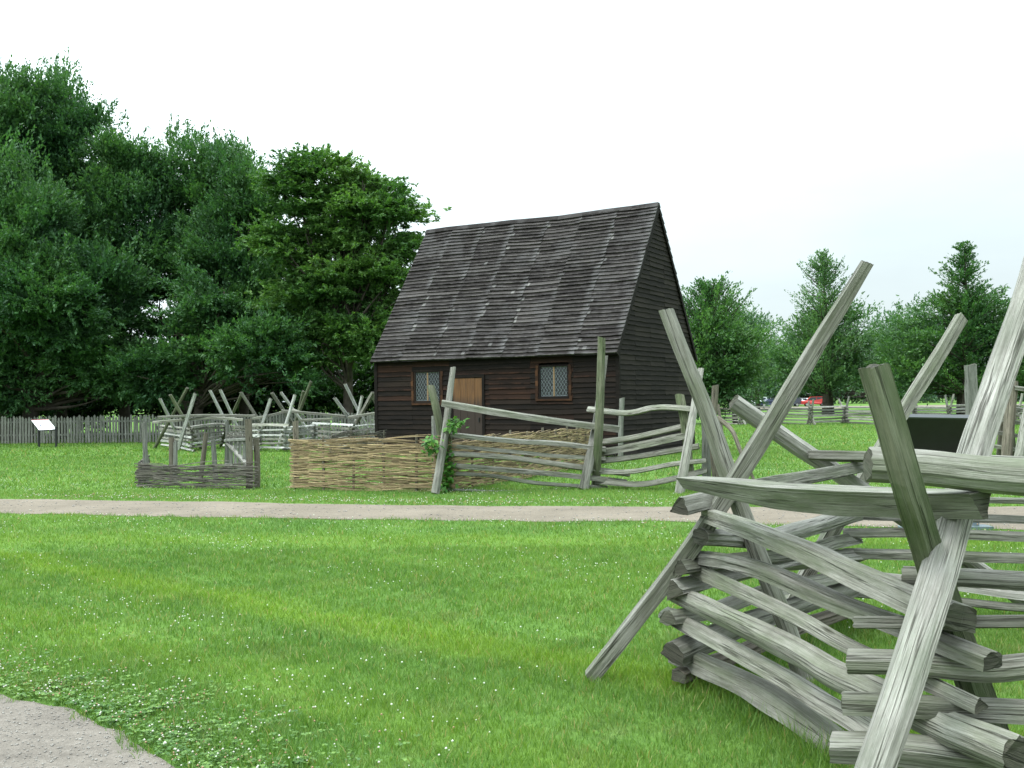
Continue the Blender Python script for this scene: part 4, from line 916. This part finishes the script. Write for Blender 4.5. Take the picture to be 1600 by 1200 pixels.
for xx in (1428, 1524):
    p = P(xx, 826, D_); p.z = 0; mb = MB(); mb.box(p + Vector((-.035, -.03, 0)), (.07, 0, 0), (0, .06, 0), (0, 0, .95)); mb.box(p + Vector((-.17, -.12, 0)), (.34, 0, 0), (0, .24, 0), (0, 0, .035)); mb.build('leg', [simple('grey metal leg', (.10, .13, .15), .5)], bs)
t0, t1, q0_, q1_ = P(1412, 653, D_ - .17), P(1535, 655, D_ - .17), P(1424, 712, D_ + .22), P(1532, 714, D_ + .22)
cc = (t0 + t1 + q0_ + q1_) / 4; ax = ((t1 - t0) + (q1_ - q0_)) / 2; ay = ((q0_ - t0) + (q1_ - t1)) / 2; az = ax.cross(ay).normalized()
mb = MB(); mb.box(cc - ax * .5 - ay * .5, ax, ay, az * .05); bp_ = mb.build('panel', [M_BLACK], bs)
mb = MB(); mb.box(cc - ax * .505 - ay * .53 - az * .004, ax * 1.01, ay * .035, az * .058); mb.build('rim', [simple('dark grey rim', (.05, .055, .06), .4)], bp_)

# ------------------------------------------------------------------ vine on the fence stake
vr = random.Random(9); vn = empty('climbing_vine', G(694, 768), 'bright green leafy vine climbing the roadside fence stakes', 'plant')
vs, vf, vrn = [], [], []
def leafq(c, dr, nm, ln, wd):
    s = dr.cross(nm).normalized(); b0 = len(vs)
    vs.extend([tuple(c), tuple(c + dr * ln * .5 + s * wd), tuple(c + dr * ln - nm * ln * .15), tuple(c + dr * ln * .5 - s * wd)]); vf.append((b0, b0 + 1, b0 + 2, b0 + 3)); vrn.append(vr.random())
for (x, y, rx, ry, nl, d) in ((670, 688, 11, 5, 45, 18.4), (678, 700, 12, 10, 60, 18.5), (713, 660, 12, 6, 50, 18.3), (704, 668, 8, 8, 40, 18.4), (699, 708, 9, 16, 90, 18.6), (702, 735, 9, 18, 110, 18.6), (697, 757, 8, 12, 70, 18.6)):
    for _ in range(nl):
        c = P(x + vr.gauss(0, rx * .55), y + vr.gauss(0, ry * .55), d + vr.gauss(0, .08)); dr = Vector((vr.uniform(-1, 1), vr.uniform(-1, .6), vr.uniform(-.7, .5))).normalized(); nm = Vector((vr.uniform(-.5, .5), vr.uniform(-.8, .2), 1)).normalized()
        leafq(c, dr, nm, vr.uniform(.07, .13), vr.uniform(.025, .042))
npmesh('leaves', np.array(vs), np.array(vf), 4, M_VINE, vrn, vn)
mb = MB(); sweep(mb, [G(698, 768), P(702, 735, 18.6), P(698, 700, 18.6), P(706, 668, 18.4)], .014, .007, 'round', 4, step=.15); sweep(mb, [P(700, 715, 18.6), P(684, 700, 18.5), P(668, 690, 18.4)], .009, .005, 'round', 5, step=.15); mb.build('stem', [M_BARK, M_BARK], vn)

# ------------------------------------------------------------------ trees
def leaves(name, parent, base, dirs, size, mat, rs, wd=.45):
    """diamond leaves: base (N,3), dirs (N,3)"""
    n = len(base); nrm = rs.normal(0, .55, (n, 3)); nrm[:, 2] += 1.0; d = dirs + rs.normal(0, .45, (n, 3)); d /= np.linalg.norm(d, axis=1)[:, None]
    s = np.cross(d, nrm); s /= np.linalg.norm(s, axis=1)[:, None] + 1e-9; u = np.cross(s, d); ln = size * rs.uniform(.6, 1.35, n)[:, None]; w_ = ln * wd * .5
    v = np.stack([base, base + d * ln * .45 + s * w_ + u * ln * .06, base + d * ln, base + d * ln * .45 - s * w_ + u * ln * .06], 1)
    return npmesh(name, v.reshape(-1, 3), np.arange(n * 4).reshape(-1, 4), 4, mat, rs.uniform(0, 1, n), parent)
def limb(mb, pts, r0, r1, seed): sweep(mb, pts, r0, r1, 'round', seed, step=max(.3, r0 * 2), jit=.12, wide=1, cap=0)
def nz3(p, s, seed): 
    return (np.sin(p[:, 0] * s + seed) * np.sin(p[:, 1] * s * 1.1 + seed * 1.7) * np.sin(p[:, 2] * s * 1.2 + seed * 2.3) + .5 * np.sin(p[:, 0] * s * 2.3 + 1 + seed) * np.sin(p[:, 1] * s * 2.1 + 2) * np.sin(p[:, 2] * s * 2.7 + seed))
def lobe_tree(name, label, gpx, d, lobes, mat, dens=36, shoot=.9, per=24, size=.17, upb=.9, thr=-.25, trunk=.28, seed=1, cat='tree', flat=0.0, group=None, tstart=None, gap=1.1, shell=.42, spike=.45, clump=.11, cden=.9, clr=.5, fit=.93):
    """lobes: (px, py, rx, ry[, depth offset]) of foliage masses; shoots of leaves fill them"""
    rs = np.random.RandomState(seed); rd = random.Random(seed); g = P(gpx, 700, d); g.z = 0
    root = empty(name, g, label, cat, group); BP, BD = [], []; mbt = MB(); top = 0
    LB = []
    for lb in lobes:
        x, y, rx, ry = lb[:4]; dd = d + (lb[4] if len(lb) > 4 else 0); c = np.array(P(x, y, dd)); R = np.array([rx / F * d, min(rx, ry * 1.3) / F * d * .95, ry / F * d]) * fit; LB.append((c, R))
        area = 4 * np.pi * ((R[0] * R[1] + R[0] * R[2] + R[1] * R[2]) / 3); n = int(area * dens)
        ncl = max(6, int(area * cden)); qc = rs.normal(0, 1, (ncl, 3)); qc /= np.linalg.norm(qc, axis=1)[:, None]; rc = rs.uniform(0, 1, ncl) ** shell
        ci = rs.randint(0, ncl, n); off = rs.normal(0, 1, (n, 3)) * clr * np.array([1, 1, .6]); off[:, 2] = np.abs(off[:, 2]) * .9 - .2 * clr
        q = qc[ci]; rad = rc[ci]
        lump = 1 + .16 * nz3(q * 3 + c, 1.3, seed)
        o = q * (rad * lump)[:, None] * R + off; p = c + o; keep = (nz3(p, gap, seed) > thr + rs.uniform(-.12, .12, n)) & (p[:, 2] > .2); p, q = p[keep], q[keep]; n = len(p)
        sd_ = q * np.array([1, 1, .5]) + rs.normal(0, .35, (n, 3)); sd_[:, 2] += upb; sd_[:, 2] *= (1 - flat); sd_ /= np.linalg.norm(sd_, axis=1)[:, None]
        ln = shoot * rs.uniform(.35, 1.15, n) * (1 + .9 * np.clip(q[:, 2], 0, 1) * spike); t = rs.uniform(0, 1, (n, per)); B = p[:, None] + sd_[:, None] * (t * ln[:, None])[..., None] + rs.normal(0, 1, (n, per, 3)) * (clump * shoot * (1.15 - t))[..., None] * np.array([1, 1, .6 - .3 * flat])
        BP.append(B.reshape(-1, 3)); BD.append(np.repeat(sd_, per, 0))
        top = max(top, c[2] + R[2])
    th = top * .82; cx = np.mean([c[0] for c, R in LB]); cy = np.mean([c[1] for c, R in LB])
    tp = [g, Vector((g.x + (cx - g.x) * .3, g.y, th * .35)), Vector((g.x + (cx - g.x) * .7, cy, th * .65)), Vector((cx, cy, th))]
    limb(mbt, tp, trunk, trunk * .2, seed)
    for c, R in LB:
        for _ in range(7):
            v = Vector((rd.gauss(0, 1), rd.gauss(0, 1), rd.gauss(0, .8))).normalized(); e = Vector(c) + Vector((v.x * R[0], v.y * R[1], v.z * R[2])) * .85; h0 = max(1.5, min(th * .9, e.z * rd.uniform(.45, .75)))
            f = h0 / th; s0 = tp[0].lerp(tp[3], f); s0.z = h0; m_ = s0.lerp(e, .55) + Vector((rd.uniform(-.4, .4), rd.uniform(-.4, .4), rd.uniform(-.3, .5)))
            limb(mbt, [s0, m_, e], trunk * .28, .02, rd.random())
    mbt.build('trunk', [M_BARK], root, smooth=True)
    B, Dv = np.concatenate(BP), np.concatenate(BD); leaves('crown', root, B, Dv, size, mat, rs); return root
TG = 'dark trees behind the picket fence'
lobe_tree('broadleaf_tree', 'tallest dark tree at the left edge of the photo', 10, 50, [(-50, 350, 130, 200), (5, 232, 52, 108), (-10, 500, 140, 110), (30, 380, 70, 110, -3)], M_LEAFD, seed=1, group=TG, trunk=.38, shoot=1.05)
lobe_tree('broadleaf_tree', 'dark tree with a peaked crown, second from the left edge', 95, 52, [(82, 232, 50, 112), (128, 272, 42, 96), (60, 300, 60, 110), (110, 400, 90, 120), (70, 560, 110, 80)], M_LEAFD, seed=2, group=TG, trunk=.36, shoot=1.05)
lobe_tree('broadleaf_tree', 'dark tree with a narrow pointed top between the two tallest and the middle trees', 195, 51, [(198, 288, 38, 105), (170, 350, 50, 90), (215, 390, 60, 90), (150, 470, 60, 80, -3)], M_LEAFD, seed=3, group=TG, trunk=.26, shoot=1.0)
lobe_tree('broadleaf_tree', 'middle dark tree with visible slanting limbs and bright sky gaps', 285, 52, [(262, 312, 42, 98), (316, 318, 52, 92), (290, 410, 70, 80), (340, 460, 60, 70), (232, 470, 34, 34), (262, 520, 26, 24)], M_LEAFD, seed=4, group=TG, trunk=.34, shoot=1.0, thr=-.22)
lobe_tree('broadleaf_tree', 'dark tree with feathery upright tips next to the maple', 380, 50, [(370, 332, 44, 92), (408, 350, 42, 76), (370, 430, 70, 80), (440, 470, 60, 90)], M_LEAFD, seed=5, group=TG, trunk=.26, shoot=.95)
lobe_tree('broadleaf_tree', 'low spreading dark tree reaching over the zigzag fence', 300, 47, [(395, 555, 75, 50, -2), (310, 540, 70, 60), (250, 585, 70, 45), (330, 480, 60, 40), (440, 590, 40, 30, -2)], M_LEAFD, seed=6, group=TG, trunk=.24, upb=.25, shoot=.8)
lobe_tree('broadleaf_tree', 'low spreading dark tree hanging over the picket fence at the left', 35, 48, [(60, 480, 110, 70, -2), (140, 560, 80, 60), (20, 590, 90, 50), (200, 600, 60, 40)], M_LEAFD, seed=7, group=TG, trunk=.42, upb=.25, shoot=.8)
lobe_tree('maple_tree', 'lighter green maple with layered branches just left of the house roof', 545, 46, [(505, 278, 62, 26), (570, 300, 50, 24), (470, 300, 38, 30), (535, 340, 90, 34), (604, 342, 42, 22), (592, 385, 54, 26), (480, 390, 75, 40), (570, 430, 80, 34), (500, 465, 80, 36), (600, 480, 50, 34), (560, 530, 85, 36), (480, 545, 70, 34), (608, 430, 28, 20)], M_LEAFM, seed=8, trunk=.26, upb=.1, shoot=.6, flat=.5, per=26, size=.17, dens=52, thr=-.35, spike=.2, cden=1.2, clr=.5, fit=.95)
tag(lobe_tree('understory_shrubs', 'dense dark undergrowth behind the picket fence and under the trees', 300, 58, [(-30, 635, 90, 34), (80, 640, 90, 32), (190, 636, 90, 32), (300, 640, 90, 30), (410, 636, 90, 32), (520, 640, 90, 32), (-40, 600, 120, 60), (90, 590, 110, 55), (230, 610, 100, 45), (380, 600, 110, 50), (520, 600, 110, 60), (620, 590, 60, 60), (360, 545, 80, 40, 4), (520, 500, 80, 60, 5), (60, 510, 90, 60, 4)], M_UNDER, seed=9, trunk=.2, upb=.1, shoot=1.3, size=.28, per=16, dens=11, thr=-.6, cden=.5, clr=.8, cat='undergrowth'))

def cone_tree(name, label, x, ytop, ybase, d, wpx, mat, seed=1, power=.8, nlev=34, per=10, size=.22, group=None, lift=.35, low=.12, twin=0, dens=1.0, drop=None, fl=.22):
    """upright tree of a central leader with tiers of outreaching branches"""
    rs = np.random.RandomState(seed); rd = random.Random(seed); g = P(x, 660, d); g.z = 0; top = P(x, ytop, d).z; R = wpx / F * d
    root = empty(name, g, label, 'tree', group); mb = MB(); limb(mb, [g, g + Vector((rd.uniform(-.2, .2), 0, top * .5)), Vector((g.x + rd.uniform(-.2, .2), g.y, top * .98))], max(.16, top * .022), .03, seed)
    BP, BD = [], []
    for k in range(int(nlev * 9)):
        f = rd.random() ** 1.15; z0 = top * (low + (1 - low) * f * .97); az = rd.uniform(0, 6.283)
        Lb = R * ((1 - f) ** power) * rd.uniform(.55, 1.12) * (1 + .22 * math.sin(z0 * 2.1 + seed) + .18 * math.sin(az * 3 + z0)) + .35
        dv = Vector((math.cos(az), math.sin(az), lift * rd.uniform(.4, 1.4) + f * .25)); n = int(Lb * 26 * dens) + 14
        if k % 3 == 0: limb(mb, [Vector((g.x, g.y, z0)), Vector((g.x, g.y, z0)) + dv * Lb * .5, Vector((g.x, g.y, z0)) + dv * Lb * .95 + Vector((0, 0, .1 * Lb))], .03 + Lb * .012, .012, k)
        t = rs.uniform(.12, 1.05, n); cen = np.array([g.x, g.y, z0]) + np.array(dv)[None] * (Lb * t)[:, None]; cen[:, 2] += .12 * Lb * t * t
        sp_ = fl * (.35 + Lb * .18 * (1.2 - t)); cen += rs.normal(0, 1, (n, 3)) * sp_[:, None] * np.array([1, 1, .55])
        BP.append(cen); BD.append(np.tile(np.array(dv.normalized()) + np.array([0, 0, .3]), (n, 1)))
    mb.build('trunk', [M_BARK], root, smooth=True); leaves('crown', root, np.concatenate(BP), np.concatenate(BD), size, mat, rs, .5); return root
RG = 'trees across the right field'
cone_tree('ginkgo_tree', 'green tree with forked spiky tips immediately right of the house', 1112, 450, 660, 68, 84, M_LEAFR, 21, .6, 44, group=RG, lift=.75, size=.19)
cone_tree('ginkgo_tree', 'tall pale conical tree behind the tip of the long leaning stake', 1290, 392, 645, 92, 66, M_LEAFP, 22, .7, 40, group=RG, lift=.6, size=.2, dens=.85)
cone_tree('ginkgo_tree', 'tall dark tree with an open notched top behind the right stakes', 1508, 378, 650, 86, 74, M_LEAFR, 23, .7, 34, group=RG, lift=.3, size=.22, dens=.9)
cone_tree('ginkgo_tree', 'spiky dark tree cut by the right edge of the photo', 1618, 440, 650, 84, 60, M_LEAFR, 24, .6, 38, group=RG, lift=.35, size=.22)
lobe_tree('broadleaf_tree', 'small rounded tree with drooping fronds beside the house gable', 1150, 67, [(1105, 600, 50, 55), (1150, 590, 45, 50), (1120, 540, 50, 40), (1170, 560, 32, 34)], M_LEAFR, seed=31, group=RG, upb=.1, shoot=1.0, size=.2, per=16, dens=20, trunk=.2, thr=-.4)
lobe_tree('broadleaf_tree', 'broad tree filling the base of the pale conical tree', 1300, 94, [(1290, 560, 72, 48), (1246, 575, 28, 28), (1345, 575, 45, 42), (1296, 515, 50, 34), (1268, 585, 42, 28)], M_LEAFR, seed=32, cden=.22, clr=1.0, group=RG, shoot=1.4, upb=.35, size=.27, per=14, dens=11, trunk=.3)
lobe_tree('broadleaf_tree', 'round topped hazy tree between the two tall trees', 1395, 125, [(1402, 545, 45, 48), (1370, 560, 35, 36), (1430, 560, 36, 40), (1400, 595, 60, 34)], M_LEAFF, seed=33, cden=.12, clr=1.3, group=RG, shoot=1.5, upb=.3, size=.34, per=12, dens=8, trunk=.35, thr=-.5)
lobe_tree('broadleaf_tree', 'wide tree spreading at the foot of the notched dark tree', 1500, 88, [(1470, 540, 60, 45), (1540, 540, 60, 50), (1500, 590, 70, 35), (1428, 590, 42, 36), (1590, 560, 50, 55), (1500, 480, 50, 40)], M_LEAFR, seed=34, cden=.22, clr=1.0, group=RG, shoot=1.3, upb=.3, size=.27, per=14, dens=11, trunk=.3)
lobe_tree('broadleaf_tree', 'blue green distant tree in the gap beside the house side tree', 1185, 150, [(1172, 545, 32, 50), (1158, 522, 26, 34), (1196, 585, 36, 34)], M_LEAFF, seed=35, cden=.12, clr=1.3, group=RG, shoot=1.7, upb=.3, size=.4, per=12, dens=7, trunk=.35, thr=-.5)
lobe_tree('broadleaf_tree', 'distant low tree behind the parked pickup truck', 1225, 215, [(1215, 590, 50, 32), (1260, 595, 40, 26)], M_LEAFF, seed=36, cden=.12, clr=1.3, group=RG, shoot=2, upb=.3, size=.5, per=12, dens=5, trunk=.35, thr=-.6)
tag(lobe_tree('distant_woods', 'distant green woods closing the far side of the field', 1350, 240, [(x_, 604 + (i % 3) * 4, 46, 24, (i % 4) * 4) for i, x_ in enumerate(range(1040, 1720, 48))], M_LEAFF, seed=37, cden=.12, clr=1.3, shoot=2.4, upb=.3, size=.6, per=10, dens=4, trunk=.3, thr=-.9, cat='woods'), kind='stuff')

# ------------------------------------------------------------------ far shed and parked cars
g = G(392, 655); g = P(392, 660, 70); g.z = 0
sh = empty('garden_shed', g, 'small pale grey roofed shed glimpsed behind the zigzag fence', 'shed')
mb = MB(); mb.box(g + Vector((-.8, 0, 0)), (1.7, 0, 0), (0, 2, 0), (0, 0, 1.2)); mb.build('wall', [simple('shed wall', (.35, .38, .40), .8, 0, .3, .1)], sh)
mb = MB(); a = g + Vector((-.9, -.1, 1.2)); mb.poly([a, a + Vector((1.9, 0, 0)), a + Vector((1.6, 1.1, .62)), a + Vector((.6, 1.1, .62))]); mb.poly([a, a + Vector((.6, 1.1, .62)), a + Vector((0, 2.2, 0))]); mb.poly([a + Vector((1.9, 0, 0)), a + Vector((1.9, 2.2, 0)), a + Vector((1.6, 1.1, .62))]); mb.poly([a + Vector((0, 2.2, 0)), a + Vector((.6, 1.1, .62)), a + Vector((1.6, 1.1, .62)), a + Vector((1.9, 2.2, 0))]); mb.build('roof', [simple('pale shed roof', (.50, .56, .60), .6, 0, .4, .08)], sh)
M_GLASS = simple('car glass', (.03, .04, .05), .1); M_TYRE = simple('tyre rubber', (.02, .02, .02), .8); M_RIM = simple('wheel rim', (.4, .4, .42), .35, .6)
def car(x, label, col, rz, outline, glass, Lc=4.5, Wc=1.75, d=190, wheels=(.85, 3.55), name='parked_car', cat='car'):
    g = P(x, 634, d); g.z = .01; root = empty(name, g, label, cat, 'vehicles parked beyond the far fence', rz); pm = simple('car paint', col, .25, .1, .6); root_m = Matrix.Translation(g) @ Matrix.Rotation(rz, 4, 'Z')
    def T(p): return tuple(root_m @ Vector(p))
    def ext2(name, prof, w0, w1, mat, zi, yoff=0):
        mb = MB(); n = len(prof)
        for s in (-1, 1):
            for (a, z) in prof: 
                w_ = (w0 if z < zi else w1) / 2; mb.v.append(T((a - Lc / 2, s * (w_ + yoff), z)))
        mb.face(range(n), None); mb.face([n + n - 1 - k for k in range(n)], None)
        for k in range(n): mb.face((k, n + k, n + (k + 1) % n, (k + 1) % n)[::-1], None)
        return mb.build(name, [mat], root)
    body = ext2('body', outline, Wc, Wc * .82, pm, 1.0)
    for gl in glass: ext2('window', gl, Wc * .93, Wc * .84, M_GLASS, 1.0, .012)
    for wx in wheels:
        for s in (-1, 1):
            m = MB(); c = Vector((wx - Lc / 2, s * (Wc / 2 - .09), .33)); n = 14
            for off, r in ((-.1, .33), (.1, .33)):
                for k in range(n): a = k * 6.2832 / n; m.v.append(T(c + Vector((math.cos(a) * r, off, math.sin(a) * r))))
            m.face(range(n)[::-1]); m.face(range(n, 2 * n))
            for k in range(n): m.face((k, (k + 1) % n, n + (k + 1) % n, n + k))
            wo_ = m.build('wheel', [M_TYRE], root); m = MB()
            for k in range(n): a = k * 6.2832 / n; m.v.append(T(c + Vector((math.cos(a) * .2, s * .105, math.sin(a) * .2))))
            m.face(range(n)); m.build('rim', [M_RIM], wo_)
    return root
sedan = [(0, .35), (4.5, .35), (4.5, .75), (4.3, .88), (3.35, .98), (2.75, 1.45), (1.3, 1.47), (.55, 1.0), (.05, .9)]; sg_ = [[(3.2, 1.0), (2.7, 1.38), (2.05, 1.4), (2.05, 1.0)], [(1.95, 1.0), (1.95, 1.4), (1.35, 1.4), (.75, 1.02)]]
suv = [(0, .4), (4.5, .4), (4.5, .85), (4.3, 1.0), (3.5, 1.08), (2.95, 1.7), (.35, 1.74), (.05, 1.1)]; vg = [[(3.35, 1.1), (2.9, 1.6), (2.0, 1.62), (2.0, 1.1)], [(1.9, 1.1), (1.9, 1.62), (.5, 1.62), (.35, 1.1)]]
pick = [(0, .5), (5.3, .5), (5.3, .95), (5.1, 1.1), (3.9, 1.18), (3.45, 1.75), (2.25, 1.78), (2.1, 1.15), (0, 1.12)]; pg = [[(3.75, 1.2), (3.4, 1.65), (2.35, 1.68), (2.3, 1.2)]]
car(1193, 'white pickup truck parked beyond the far fence', (.75, .78, .80), math.pi * .98, pick, pg, Lc=5.3, Wc=1.9, d=196, wheels=(.95, 4.3), name='pickup_truck', cat='truck')
car(1203, 'dark blue low car parked in front of the white pickup truck', (.015, .025, .06), math.pi * 1.02, sedan, sg_, d=186)
car(1232, 'dark car parked just right of the white pickup truck', (.03, .035, .05), math.pi * .97, suv, vg, d=188)
car(1254, 'white car parked left of the red car', (.75, .78, .80), math.pi * .80, sedan, sg_, d=190)
car(1272, 'red car parked beyond the far fence, right of the white car', (.36, .025, .02), math.pi * .95, suv, vg, d=186)
